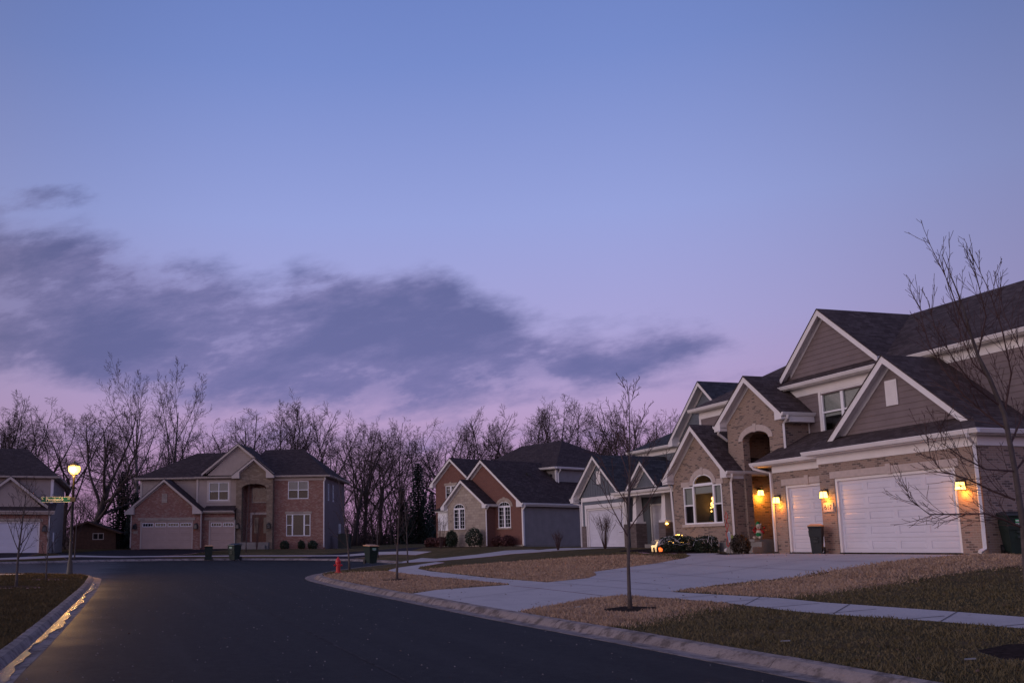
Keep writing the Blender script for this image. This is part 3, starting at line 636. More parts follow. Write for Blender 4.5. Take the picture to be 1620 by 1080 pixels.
# cast stone: lintels, arches, sills
q = MB()
F0.box(q, -.16, 2.38, -.02, .03, 2.49, 2.72); F0.box(q, 2.60, 5.14, -.02, .03, 2.49, 2.72); F0.box(q, 2.385, 2.595, -.02, .05, 2.47, 2.79)
F1.box(q, -3.5, -2.2, -.02, .03, 2.47, 2.70); F1.box(q, -1.98, -.72, -.02, .03, 2.47, 2.70); F1.box(q, -2.195, -1.985, -.02, .05, 2.45, 2.77)
arch_ring(q, FT, -6.97, -5.25, 4.55, .33, .26, -.02, .035)
arch_ring(q, FBW, -10.06, -8.52, 2.9, .46, .24, -.02, .035); FBW.box(q, -10.95, -10.31, -.02, .035, 2.86, 3.08); FBW.box(q, -8.27, -7.78, -.02, .035, 2.86, 3.08)
FBW.box(q, -10.98, -7.78, -.05, .07, 1.08, 1.2)
build_split(q, 'stone_trim', TAN2, HA)
garage_door(HA, F0, 0, 4.98, 2.49, 5, 4, DOORW, WHITE); garage_door(HA, F1, -3.35, 2.57, 2.47, 5, 2, DOORW, WHITE)
# living room window: two sashes beside a tall arched light, a lit tree inside
win = window(HA, FBW, -10.06, 1.2, 1.54, 1.70, 1, False, arch=.46, dark=(2.2, WARMR), name='window')
for a_ in (-10.83, -8.52): window(HA, FBW, a_, 1.2, .77 if a_ < -10 else .60, 1.66, 1, True, blind=.5, dark=(1.5, WARMR))
q = MB(); FBW.box(q, -10.0, -8.58, -.09, -.085, 2.52, 2.82); q.build('blind', BLIND, win)
q = MB()
rng = random.Random(5)
for k in range(26):
    tt = k/25; q.ball(FBW.P(-9.72+rng.uniform(-.24, .20)*(1-tt), -.72+rng.uniform(-.05, .05), 1.42+tt*.95), .030, 6, 4)
q.build('tree_lights', FAIRY, win)['kind'] = 'stuff'
ld = bpy.data.lights.new('tree_glow', 'POINT'); ld.energy = 1.3; ld.color = (1, .72, .5); ld.shadow_soft_size = .3; lo = bpy.data.objects.new('tree_glow', ld); COL.objects.link(lo); lo.parent = win; lo.location = FBW.P(-9.2, -.5, 2.2)
q = MB(); q.lathe([(.42, 0), (.02, 1.1)], 9, FBW.P(-9.72, -.95, 1.35)); q.build('christmas_tree', NEEDLE, win)
window(HA, F2, -3.5, 4.52, 2.2, 1.58, 2, True, trim=(WHITE, .13), blind=[.62, .62, ], mw=.12)
q = MB(); FG.box(q, 1.92, 2.42, .02, .05, 4.72, 5.55)
for k in range(12): FG.box(q, 1.97, 2.37, .05, .062, 4.78+k*.06, 4.81+k*.06)
q.build('gable_vent', WHITE, HA)
# front door, porch
d = MB(); FD = Fr((-.72, 3.35, 0)); FD.box(d, -6.72, -5.5, -.02, .05, .52, 2.75)
for z0, z1 in ((.7, 1.2), (1.32, 2.6)):
    for x0 in (-6.6, -6.05): FD.box(d, x0, x0+.45, .05, .065, z0, z1)
dr = d.build('front_door', BLACKM, HA); q = MB(); q.ball(FD.P(-6.62, .10, 1.5), .03, 8, 5); q.build('handle', BLACKM, dr)
q = MB(); FD.box(q, -6.88, -6.72, .0, .09, .52, 4.5); FD.box(q, -5.5, -5.32, .0, .09, .52, 4.5); FD.box(q, -6.72, -5.5, .0, .085, 2.75, 2.88); FD.box(q, -6.72, -5.5, .0, .085, 4.4, 4.5); q.build('door_frame', WHITE, HA)
q = MB(); FD.box(q, -6.72, -5.5, .0, .04, 2.88, 4.4); q.build('transom_glass', PANE, HA)
q = MB(); q.ball(FD.P(-6.80, .10, 1.55), .022, 8, 5); q.build('doorbell', REDL, HA)
q = MB(); q.box(-7.7, -4.9, .55, 3.3, -.3, .40); q.box(-6.96, -5.26, .5, 1.8, .40, .50); q.box(-7.74, -4.6, 1.8, 3.34, .40, .50); q.box(-6.6, -4.9, .15, .55, -.3, .2); q.build('porch_step', FOUND, HA)
wall_lamp(HA, F1, -3.68, 1.98, power=16); wall_lamp(HA, F0, -.36, 2.0, power=16); wall_lamp(HA, F0, 5.28, 1.95, power=16)
wall_lamp(HA, Fr((-7.75, 0, 0), R90), 2.62, 2.50, power=34)
pq = MB(); F0.box(pq, -.60, -.12, .0, .025, 1.38, 1.68); pl = pq.build('number_plaque', TAN2, HA)
text_mesh('617', .24, 'house_number', BLACKM, pl, F0.P(-.36, .027, 1.53), (pi/2, 0, 0))
q = MB(); F0.box(q, .02, .085, .09, .12, 1.35, 1.55); q.build('keypad', GREYS, HA)
spout(HA, [(5.93, -.44, 3.36), (5.93, -.40, 3.26), (5.80, -.08, 3.06), (5.80, -.07, .6)], WHITE); spout(HA, [(5.80, -.08, .66), (5.80, -.085, .12), (5.83, -.30, .03)], WHITE, .055)
spout(HA, [(-4.62, .14, 3.30), (-4.60, .2, 3.2), (-4.04, .54, 2.98), (-4.04, .54, .02)], WHITE)
spout(HA, [(-6.96, .86, 3.2), (-6.98, .88, 3.1), (-7.16, .93, 2.86), (-7.16, .93, .5)], WHITE); spout(HA, [(-7.16, .92, .5), (-7.15, .90, .3), (-7.0, .35, .05)], WHITE, .055)
spout(HA, [(-3.86, 1.36, 5.26), (-3.9, 1.36, 5.16), (-4.22, 1.42, 4.95), (-4.22, 1.42, 3.98)], WHITE)
spout(HA, [(-8.0, 1.1, 5.1), (-8.15, 1.15, 5.0), (-8.15, 1.6, 4.7)], WHITE); spout(HA, [(-11.9, .9, 3.1), (-11.9, 1.02, 2.9), (-11.78, 1.05, .1)], WHITE)

# ------------------------------------------------------------------ the blue craftsman house (same street line)
BO = AO+Vector((sin(AH)*-2.84, -cos(AH)*-2.84, 0))+Vector((cos(AH)*-24.68, sin(AH)*-24.68, .24))
HB = thing('craftsman_house', 'slate blue gabled house with white garage doors and white porch columns on dark stone piers', 'house', BO, AH)
s = MB()
dh = [(.6, -.3), (.6, 2.2), (4.95, 2.2), (4.95, -.3)]
o1 = [(0, -.3), (.6, -.3), (.6, 2.2), (4.95, 2.2), (4.95, -.3), (5.3, -.3), (5.3, 2.9), (2.35, 4.85), (0, 2.9)]
wall(s, F0, o1); rev(s, F0, [(.6, 0), (.6, 2.2), (4.95, 2.2), (4.95, 0)], .15)
laps(s, F0, [(0, 1.2), (.6, 1.2), (.6, 2.2), (4.95, 2.2), (4.95, 1.2), (5.3, 1.2), (5.3, 2.7), (0, 2.7)], [], .18)
for x in np.arange(.25, 4.7, .30): F0.box(s, x-.02, x+.02, 0, .018, 2.8, 2.85+1.8*(1-abs(x-2.35)/2.5))    # battens in the gable
wall(s, Fr((0, 8, 0), L90), [(0, -.3), (8, -.3), (8, 3), (0, 3)]); wall(s, Fr((5.3, 0, 0), R90), [(0, -.3), (3, -.3), (3, 3), (0, 3)])
FB2 = Fr((0, 1.0, 0)); o = [(5.3, -.3), (5.95, -.3), (5.95, 2.25), (7.95, 2.25), (7.95, -.3), (11, -.3), (11, 2.85), (5.3, 2.85)]
wall(s, FB2, o); rev(s, FB2, [(5.95, 0), (5.95, 2.25), (7.95, 2.25), (7.95, 0)], .15); laps(s, FB2, [(5.3, .3), (5.95, .3), (5.95, 2.25), (7.95, 2.25), (7.95, .3), (11, .3), (11, 2.8), (5.3, 2.8)], [], .18)
FB3 = Fr((0, 4.3, 0)); o = [(-1, 2.8), (11.5, 2.8), (11.5, 5.66), (-1, 5.66)]; wh = [(6.3, 4.25), (8.0, 4.25), (8.0, 5.3), (6.3, 5.3)]
wall(s, FB3, o, [wh], .1); laps(s, FB3, o, [wh], .18); wall(s, Fr((-1, 13, 0), L90), [(0, 0), (8.7, 0), (8.7, 5.9), (0, 5.9)]); wall(s, Fr((11.5, 4.3, 0), R90), [(0, 0), (8.7, 0), (8.7, 5.9), (0, 5.9)])
FB4 = Fr((0, 3.9, 0)); og = [(4.4, 5.7), (10.3, 5.7), (7.35, 8.4)]; wall(s, FB4, og); laps(s, FB4, og, [], .18)
FB5 = Fr((0, -.05, 0)); og = [(6.3, 2.9), (8.9, 2.9), (7.65, 4.05)]; wall(s, FB5, og)
build_split(s, 'siding_wall', BLUES, HB)
q = MB(); F0.box(q, -.03, .55, -.02, .06, -.3, 1.2); F0.box(q, 5.0, 5.34, -.02, .06, -.3, 1.2)
for x in (6.2, 9.05): q.box(x, x+.62, -.35, .27, -.3, 1.2)
build_split(q, 'stone_pier', GSTONE, HB)
q = MB()
for x in (6.2, 9.05): q.hexa([(x+.1, -.25, 1.2), (x+.52, -.25, 1.2), (x+.52, .17, 1.2), (x+.1, .17, 1.2), (x+.16, -.19, 2.62), (x+.46, -.19, 2.62), (x+.46, .11, 2.62), (x+.16, .11, 2.62)]); q.box(x+.02, x+.6, -.33, .25, 1.2, 1.3)
build_split(q, 'porch_column', WHITE, HB)
r = Roofs()
r.gable(-.75, 2.86, 2.3, 5.22, 5.35, 2.86, -.4, 8, 0, fas=.2)
r.gable(5.85, 2.86, 7.65, 4.44, 9.45, 2.86, -.45, 4.5, -.05, fas=.18, chop=False, gl=False, gr=False)
r.sh.slab([(5.2, -.75, 2.88), (11.3, -.75, 2.88), (11.3, 4.3, 4.25), (5.2, 4.3, 4.25)], .05); r.wh.box(5.2, 11.25, -.7, 1.0, 2.62, 2.80)
gutter(r.gt, (5.2, -.75, 2.87), (11.3, -.75, 2.87), (0, -1, 0))
r.hip(-1.4, 11.9, 3.9, 13.4, 5.8, (4.0, 8.65, 8.45), (7.5, 8.65, 8.45))
gutter(r.gt, (-1.4, 3.9, 5.79), (11.9, 3.9, 5.79), (0, -1, 0))
r.gable(4.1, 5.85, 7.35, 8.82, 10.6, 5.85, 3.45, 8.6, 3.9, fas=.22, chop=True, gl=False, gr=False)
r.wh.box(-.02, 5.32, -.045, -.025, 2.62, 2.86); r.wh.box(6.3, 8.95, -.12, -.09, 2.94, 3.06)
r.wh.box(-1.02, 11.5, 4.25, 4.275, 5.36, 5.64)
r.build(HB, SHB, WHITE)
q = MB()
for x in (-.02, 5.18): F0.box(q, x, x+.14, -.0, .045, 1.2, 2.62)
FB3.box(q, 5.6, 5.75, 0, .04, 3.5, 5.6); build_split(q, 'corner_board', WHITE, HB)
q = MB(); F0.box(q, .42, .6, -.02, .045, 0, 2.2); F0.box(q, 4.95, 5.13, -.02, .045, 0, 2.2); F0.box(q, .42, 5.13, -.02, .05, 2.2, 2.42); q.build('door_casing', WHITE, HB)
garage_door(HB, F0, .6, 4.35, 2.2, 4, 4, DOORW, WHITE); garage_door(HB, FB2, 5.95, 2.0, 2.25, 4, 2, DOORW, WHITE)
q = MB(); F0.box(q, 2.06, 2.54, .02, .06, 3.55, 4.3)
for k in range(10): F0.box(q, 2.11, 2.49, .06, .072, 3.6+k*.063, 3.63+k*.063)
q.build('gable_vent', WHITE, HB)
window(HB, FB3, 6.3, 4.25, 1.7, 1.05, 2, True, trim=(WHITE, .14), mw=.2)
q = MB(); q.box(8.2, 10.6, -.3, .95, -.3, .30); q.box(8.3, 9.0, -.75, -.3, -.3, .12); q.build('porch_step', FOUND, HB)
spout(HB, [(-.62, -.3, 2.75), (-.6, -.25, 2.6), (-.06, -.08, 2.45), (-.06, -.08, .0)], WHITE)

# ------------------------------------------------------------------ the red brick house with the stone gable
CO, CH = Vector((11.09, 67.0, 1.902)), atan2(-.852, .524)
HC = thing('brick_house', 'dark red brick house with a cream stone front gable and arched windows', 'house', CO, CH)
b = MB(); fl = Fr((0, .6, 0))
a2 = arc(-2.55, -1.2, 2.74, .36, 10)
wall(b, F0, [(-7.6, -.3), (0, -.3), (0, 2.9), (-4.1, 6.1), (-7.6, 3.3)], [[(-2.55, 1.25), (-1.2, 1.25), (-1.2, 2.74)]+a2[1:]+[]], .1)
wall(b, fl, [(-10.95, -.3), (-6.2, -.3), (-6.2, 4.9), (-8.65, 6.6), (-10.95, 4.9)], [[(-9.6, 3.55), (-8.25, 3.55), (-8.25, 4.65), (-9.6, 4.65)]], .1)
wall(b, Fr((-10.95, 9, 0), L90), [(0, -.3), (8.4, -.3), (8.4, 4.9), (0, 4.9)])
wall(b, Fr((-2.95, -.8, 0), R90), [(0, -.3), (.8, -.3), (.8, 2.9), (0, 2.9)]); build_split(b, 'brick_wall', REDB, HC)
b = MB(); fs = Fr((0, -.8, 0)); a1 = arc(-6.75, -5.42, 2.72, .38, 10)
wall(b, fs, [(-7.5, -.3), (-2.95, -.3), (-2.95, 2.9), (-5.5, 4.62), (-7.5, 2.95)], [[(-6.75, 1.22), (-5.42, 1.22), (-5.42, 2.72)]+a1[1:]], .1)
wall(b, Fr((-7.5, .6, 0), L90), [(0, -.3), (1.4, -.3), (1.4, 2.9), (0, 2.9)])
fb = Fr((0, -.0, 0)); wall(b, fb, [(-9.95, -.3), (-7.5, -.3), (-7.5, 1.18), (-9.95, 1.18)]); wall(b, Fr((-9.95, .6, 0), L90), [(0, -.3), (.6, -.3), (.6, 1.18), (0, 1.18)])
build_split(b, 'stone_wall', STONE, HC)
q = MB(); q.box(-9.9, -8.72, .02, .6, 1.18, 2.62); q.box(-8.0, -7.5, .02, .6, 1.18, 2.62); q.box(-8.72, -8.0, .02, .6, 1.18, 1.22); q.box(-10.05, -7.5, -.15, .6, 2.6, 2.72); build_split(q, 'bay_panel', VINYL, HC)
window(HC, Fr((0, .04, 0)), -8.72, 1.22, .72, 1.38, 1, False, grid=(2, 5))
s = MB(); fr = Fr((0, 0, 0), R90); o = [(0, .05), (14, .05), (14, 2.75), (0, 2.75)]; wall(s, fr, [(0, -.3), (14, -.3), (14, 2.8), (0, 2.8)]); laps(s, fr, o, [], .17)
fr3 = Fr((-2, 5.2, 0), R90); o = [(0, 4.2), (9, 4.2), (9, 5.7), (0, 5.7)]; wh = [(2.9, 4.7), (3.9, 4.7), (3.9, 5.5), (2.9, 5.5)]; wall(s, fr3, o, [wh], .1); laps(s, fr3, o, [wh], .17)
f6 = Fr((0, 5.2, 0)); o = [(-12.5, 2.5), (-2, 2.5), (-2, 5.7), (-12.5, 5.7)]; wall(s, f6, o); laps(s, f6, o, [], .17)
wall(s, Fr((0, 14, 0), BK), [(0, 0), (12.5, 0), (12.5, 2.8), (0, 2.8)]); wall(s, Fr((-12.5, 14, 0), L90), [(0, 0), (7.8, 0), (7.8, 5.8), (0, 5.8)])
build_split(s, 'siding_wall', GREYS, HC)
window(HC, fr3, 2.9, 4.7, 1.0, .8, 1, True, trim=(VINYL, .12))
r = Roofs()
r.gable(-8.55, 2.92, -4.1, 6.27, .36, 2.92, -.32, 9, 0, gl=False, tail=.6, fas=.2)
r.gable(-11.35, 4.85, -8.65, 6.78, -6.1, 4.95, .28, 9, .6, gl=False, gr=False, fas=.2)
r.gable(-8.0, 2.93, -5.5, 4.86, -2.62, 2.93, -1.12, 2.5, -.8, gl=False, fas=.2)
r.sh.slab([(.36, 9, 2.92), (.36, 14.4, 2.92), (-4.1, 14.4, 6.27), (-4.1, 9, 6.27)], .05); gutter(r.gt, (.36, 9, 2.91), (.36, 14.3, 2.91), (1, 0, 0))
r.wh.box(-.02, .33, .04, 14.2, 2.7, 2.82)
r.hip(-12.9, -1.65, 4.85, 14.4, 5.78, (-11.0, 9.7, 8.38), (-6.0, 9.7, 8.38)); gutter(r.gt, (-1.65, 4.85, 5.77), (-1.65, 14.3, 5.77), (1, 0, 0)); gutter(r.gt, (-7, 4.85, 5.77), (-1.65, 4.85, 5.77), (0, -1, 0))
r.sh.slab([(-10.15, -.25, 2.72), (-7.4, -.25, 2.72), (-7.4, .6, 3.1), (-10.0, .6, 3.1)], .04)
r.build(HC, SHD, WHITE)
for x, y in ((-2.6, 3.0), (-2.6, 5.2)): q = MB(); z = 2.92+(.36-x)*.751; q.box(x-.14, x+.14, y-.2, y+.2, z-.05, z+.14); q.build('roof_vent', BLACKM, HC)
q = MB(); arch_ring(q, F0, -2.55, -1.2, 2.74, .36, .26, -.02, .04); F0.box(q, -2.68, -1.07, -.05, .06, 1.15, 1.25); fl.box(q, -9.75, -8.1, -.02, .05, 4.65, 4.85); q.push([fl.P(-9.0, .06, 4.63), fl.P(-8.85, .06, 4.63), fl.P(-8.8, .06, 4.92), fl.P(-9.05, .06, 4.92)], (0, .05, 0)); arch_ring(q, fs, -6.75, -5.42, 2.72, .38, .24, -.02, .03, False); fs.box(q, -6.88, -5.3, -.05, .05, 1.12, 1.22)
q.box(-3.9, 0.03, -.04, -.005, -.3, .06); build_split(q, 'stone_trim', STONE, HC)
window(HC, F0, -2.55, 1.25, 1.35, 1.49, 2, False, grid=(2, 5), arch=.36, mw=.14); window(HC, fs, -6.75, 1.22, 1.33, 1.5, 2, False, grid=(2, 5), arch=.38, mw=.14); window(HC, fl, -9.6, 3.55, 1.35, 1.1, 2, False, grid=(2, 4), mw=.14)
q = MB(); fs.box(q, -7.35, -6.95, 0, .02, 1.72, 1.92); pl = q.build('number_plaque', STONE, HC); text_mesh('725', .17, 'house_number', BLACKM, pl, fs.P(-7.15, .022, 1.82), (pi/2, 0, 0))
q = MB(); q.box(-.02, .12, -.03, .10, .0, 2.7); q.box(-2.1, -1.96, 5.14, 5.28, 4.3, 5.6); build_split(q, 'corner_board', WHITE, HC)
spout(HC, [(-2.5, -.9, 2.8), (-2.62, -.88, 2.7), (-2.86, -.87, 2.5), (-2.86, -.87, .0)], WHITE); spout(HC, [(.44, -.1, 2.8), (.4, -.06, 2.65), (.14, -.06, 2.4), (.14, -.06, .1)], WHITE); spout(HC, [(-1.56, 5.2, 5.66), (-1.6, 5.22, 5.5), (-1.86, 5.25, 5.3), (-1.86, 5.25, 4.6)], WHITE)

# ------------------------------------------------------------------ the large house with the stone entry tower
DO, DH = Vector((-19.72, 86.0, 1.778)), -.168
HD = thing('brick_house', 'large mottled red brick house with an arched stone entry tower and beige garage doors', 'house', DO, DH)
b = MB()
wall(b, F0, [(-.8, -.3), (0, -.3), (0, 2.5), (4.9, 2.5), (4.9, -.3), (5.6, -.3), (5.6, 3.2), (2.2, 5.95), (-.8, 3.3)]); rev(b, F0, [(0, 0), (0, 2.5), (4.9, 2.5), (4.9, 0)], .15)
wall(b, Fr((5.6, 0, 0), R90), [(0, -.3), (.6, -.3), (.6, 3.2), (0, 3.2)]); wall(b, Fr((-.8, 10.7, 0), L90), [(0, -.3), (10.7, -.3), (10.7, 3.2), (0, 3.2)])
wall(b, F1, [(5.6, -.3), (6.15, -.3), (6.15, 2.5), (8.5, 2.5), (8.5, 3.2), (5.6, 3.2)]); rev(b, F1, [(6.15, 0), (6.15, 2.5), (8.5, 2.5)], .15)
FR = Fr((0, 1.5, 0)); w3 = [(12.96, 1.08), (15.14, 1.08), (15.14, 2.98), (12.96, 2.98)]; w2 = [(13.1, 4.32), (14.95, 4.32), (14.95, 5.88), (13.1, 5.88)]
wall(b, FR, [(11.8, -.3), (16.44, -.3), (16.44, 6.2), (11.8, 6.2)], [w3, w2], .1)
b.face([(9.02, 2.4, 0), (11.3, 2.4, 0), (11.3, 2.4, 6), (9.02, 2.4, 6)]); b.face([(9.0, 1.2, 0), (9.0, 2.4, 0), (9.0, 2.4, 6), (9.0, 1.2, 6)])
build_split(b, 'brick_wall', MOTB, HD)
b = MB(); ft = Fr((0, .9, 0)); at_ = arc(9.02, 11.3, 5.25, .42, 12)
wall(b, ft, [(8.5, -.3), (9.02, -.3)]+at_[::-1]+[(11.3, -.3), (11.85, -.3), (11.85, 6.4), (10.15, 7.75), (8.5, 6.4)]); rev(b, ft, [(9.02, 0)]+at_[::-1]+[(11.3, 0)], .6)
wall(b, Fr((11.85, .9, 0), R90), [(0, -.3), (.6, -.3), (.6, 6.4), (0, 6.4)]); wall(b, Fr((8.5, 1.9, 0), L90), [(0, -.3), (1.0, -.3), (1.0, 6.4), (0, 6.4)])
arch_ring(b, ft, 9.02, 11.3, 5.25, .42, .28, -.02, .05); build_split(b, 'stone_wall', DSTONE, HD)
s = MB(); fl = Fr((0, 1.9, 0)); o = [(-.85, 3.0), (4.7, 3.0), (4.7, 6.2), (-.85, 6.2)]; wall(s, fl, o); laps(s, fl, o, [], .18)
o = [(4.7, 3.0), (8.5, 3.0), (8.5, 6.2), (4.7, 6.2)]; wh = [(5.8, 4.28), (7.63, 4.28), (7.63, 5.88), (5.8, 5.88)]; wall(s, FR, o, [wh], .1); laps(s, FR, o, [wh], .18)
fu = Fr((0, 1.5, 0)); o = [(5.6, 6.5), (11.4, 6.5), (8.5, 9.1)]; wall(s, fu, o); laps(s, fu, o, [], .18)
wall(s, Fr((-.85, 10.7, 0), L90), [(0, 3.2), (8.8, 3.2), (8.8, 6.2), (0, 6.2)]); wall(s, Fr((16.44, 10.7, 0), BK), [(0, 0), (17.3, 0), (17.3, 6.2), (0, 6.2)])
build_split(s, 'siding_wall', BEIGES, HD)
s = MB(); fe = Fr((16.44, 1.5, 0), R90); sw = [[(a_, 4.2), (a_+.55, 4.2), (a_+.55, 5.7), (a_, 5.7)] for a_ in (1.2, 3.3)]
o = [(0, 0), (9.2, 0), (9.2, 6.2), (0, 6.2)]; wall(s, fe, [(0, -.3), (9.2, -.3), (9.2, 6.2), (0, 6.2)], sw, .1); laps(s, fe, o, sw, .18); build_split(s, 'siding_wall', TAUPE, HD)
for a_ in (1.2, 3.3): window(HD, fe, a_, 4.2, .55, 1.5, 1, True)
window(HD, fe, 6.2, .95, .7, 1.3, 1, True, b=.08)
r = Roofs()
r.gable(-1.4, 3.3, 2.2, 6.15, 5.75, 3.3, -.3, 2.6, 0, gl=False, gr=False, fas=.2, tail=.85, frieze=True)
r.gable(5.15, 6.72, 8.5, 9.35, 11.8, 6.72, 1.2, 6, 1.5, chop=False, gl=False, gr=False, fas=.2)
r.gable(8.15, 6.42, 10.15, 7.97, 12.0, 6.42, .6, 4, .9, gl=False, gr=False, fas=.2, tail=.7)
r.sh.slab([(5.6, .25, 3.32), (8.6, .25, 3.32), (8.6, 1.5, 3.8), (5.6, 1.5, 3.8)], .05); r.wh.box(5.6, 8.5, .3, .62, 3.1, 3.25); gutter(r.gt, (5.6, .25, 3.31), (8.5, .25, 3.31), (0, -1, 0))
r.hip(-1.3, 9, 1.5, 11.1, 6.38, (3.0, 6, 9.0), (7.5, 6, 9.0)); r.hip(8.0, 16.85, 1.12, 11.1, 6.38, (9.8, 6.1, 9.2), (13.4, 6.1, 9.2))
for x0, x1, y in ((-1.3, 4.6, 1.5), (4.5, 8.6, 1.12), (11.7, 16.85, 1.12)): gutter(r.gt, (x0, y, 6.37), (x1, y, 6.37), (0, -1, 0))
gutter(r.gt, (16.85, 1.1, 6.37), (16.85, 11, 6.37), (1, 0, 0)); r.wh.box(4.6, 8.4, 1.16, 1.45, 6.2, 6.36); r.wh.box(11.8, 16.5, 1.46, 1.49, 5.95, 6.2)
r.build(HD, SHD, BEIGE)
q = MB(); q.box(-.9, -.72, 1.85, 2.0, 3.2, 6.2); q.box(4.62, 4.8, 1.44, 1.95, 3.2, 6.2); build_split(q, 'corner_board', BEIGE, HD)
q = MB(); F0.box(q, -.2, 5.1, -.02, .05, 2.5, 2.74); F1.box(q, 5.75, 8.5, -.02, .05, 2.5, 2.74); FR.box(q, 12.85, 15.25, -.02, .05, 2.98, 3.22); F0.box(q, 1.95, 2.45, -.02, .04, 4.05, 4.85); build_split(q, 'stone_trim', STONE, HD)
garage_door(HD, F0, 0, 4.9, 2.5, 4, 4, TANDOOR, BEIGE, lights=4); garage_door(HD, F1, 6.15, 2.4, 2.5, 4, 2, TANDOOR, BEIGE, lights=2)
window(HD, FR, 5.8, 4.28, 1.83, 1.6, 2, True, trim=(BEIGE, .18), blind=.5); window(HD, FR, 13.1, 4.32, 1.85, 1.56, 2, True, blind=.5); window(HD, FR, 12.96, 1.08, 2.18, 1.9, 3, 'sides', split=[13.52, 14.58], mw=.1)
fd = Fr((0, 2.4, 0)); d = MB(); fd.box(d, 9.6, 10.42, 0, .05, .6, 3.0); fd.box(d, 10.44, 11.26, 0, .05, .6, 3.0)
for x in (9.68, 10.52): fd.box(d, x, x+.66, .05, .07, .7, 1.15)
dr = d.build('front_door', WOODD, HD)
for x in (9.82, 10.66): q = MB(); fd.box(q, x, x+.38, .05, .065, 1.35, 2.75); q.build('door_pane', PANE, dr)
q = MB(); fd.box(q, 9.44, 9.6, 0, .08, .6, 3.2); fd.box(q, 9.6, 11.3, 0, .08, 3.0, 3.2); q.build('door_frame', BEIGE, HD)
window(HD, fd, 9.55, 4.05, 1.74, 1.35, 1, False, fmat=BEIGE, b=.08)
q = MB(); q.box(9.0, 11.6, .5, 2.4, -.3, .55); q.box(9.2, 11.4, .1, .5, -.3, .3); q.build('porch_step', FOUND, HD)
for fr, x in ((F0, -.42), (F0, 5.24), (ft, 8.76), (ft, 11.58)): wall_lamp(HD, fr, x, 2.0, False, s=1.5)
q = MB(); F0.box(q, -.62, -.22, 0, .02, 1.35, 1.58); q.build('number_plaque', STONE, HD)
spout(HD, [(5.68, -.2, 3.1), (5.66, -.12, 2.95), (5.66, -.07, .1)], BEIGE); spout(HD, [(16.5, 1.2, 6.2), (16.5, 1.3, 6.0), (16.36, 1.42, 5.8), (16.36, 1.42, .1)], WHITE); spout(HD, [(-.85, -.1, 3.0), (-.84, -.07, 2.9), (-.84, -.07, .1)], BEIGE)

# ------------------------------------------------------------------ the house at the left edge
EO, EH = Vector((-25.3, 76.0, 1.52)), .235
HE = thing('gabled_house', 'beige sided gabled house with white garage door behind the street name sign', 'house', EO, EH)
b = MB(); wall(b, F0, [(-5.6, -.3), (-4.9, -.3), (-4.9, 2.42), (0, 2.42), (0, -.3), (.65, -.3), (.65, 2.95), (-5.6, 2.95)]); rev(b, F0, [(-4.9, 0), (-4.9, 2.42), (0, 2.42), (0, 0)], .15); build_split(b, 'brick_wall', MOTB, HE)
s = MB(); F15 = Fr((0, 1.4, 0)); o = [(-9, 2.8), (.75, 2.8), (.75, 6.0), (-9, 6.0)]; wall(s, F15, o); laps(s, F15, o, [], .18); fg = Fr((0, .5, 0)); o = [(-5.0, 3.4), (.2, 3.4), (-2.4, 5.75)]; wall(s, fg, o); laps(s, fg, o, [], .18); wall(s, Fr((-9, 15, 0), L90), [(0, 0), (13, 0), (13, 6), (0, 6)]); wall(s, Fr((.75, 15, 0), BK), [(0, 0), (9.7, 0), (9.7, 6), (0, 6)]); build_split(s, 'siding_wall', BEIGES, HE)
s = MB(); fe = Fr((.75, 0, 0), R90); wall(s, fe, [(0, -.3), (15, -.3), (15, 6), (1.4, 6), (1.4, 2.95), (0, 2.95)]); laps(s, fe, [(0, 0), (15, 0), (15, 6), (1.4, 6), (1.4, 2.95), (0, 2.95)], [], .18); build_split(s, 'siding_wall', GREYS, HE)
r = Roofs(); r.wh.box(-5.9, 1.05, -.35, .05, 2.98, 3.18); gutter(r.gt, (-6, -.4, 3.24), (1.1, -.4, 3.24), (0, -1, 0))
r.sh.slab([(-6.0, -.4, 3.25), (1.1, -.4, 3.25), (1.1, 1.4, 3.95), (-6.0, 1.4, 3.95)], .05); r.gable(-5.3, 3.7, -2.4, 6.0, .5, 3.7, .15, 3, .5, chop=False, gl=False, gr=False)
r.hip(-9.5, 1.2, 1.0, 15.5, 6.05, (-6.0, 6.6, 8.75), (-1.9, 6.6, 8.75)); gutter(r.gt, (-9.5, 1.0, 6.04), (1.2, 1.0, 6.04), (0, -1, 0)); gutter(r.gt, (1.2, 1.0, 6.04), (1.2, 15.4, 6.04), (1, 0, 0)); r.build(HE, SHD, BEIGE)
garage_door(HE, F0, -4.9, 4.9, 2.42, 4, 4, DOORW, WHITE); q = MB(); F0.box(q, -5.1, .2, -.02, .05, 2.42, 2.66); build_split(q, 'stone_trim', STONE, HE)
q = MB(); F15.box(q, .56, .78, 0, .05, 3.9, 6.0); F0.box(q, .6, .72, -.0, .05, 0, 2.9); build_split(q, 'corner_board', WHITE, HE); wall_lamp(HE, F0, .36, 1.9, False, s=1.5)
spout(HE, [(.83, 2.4, 1.6), (.83, 2.4, .9), (.83, 3.2, .3), (.85, 3.9, .1)], WHITE, .07)

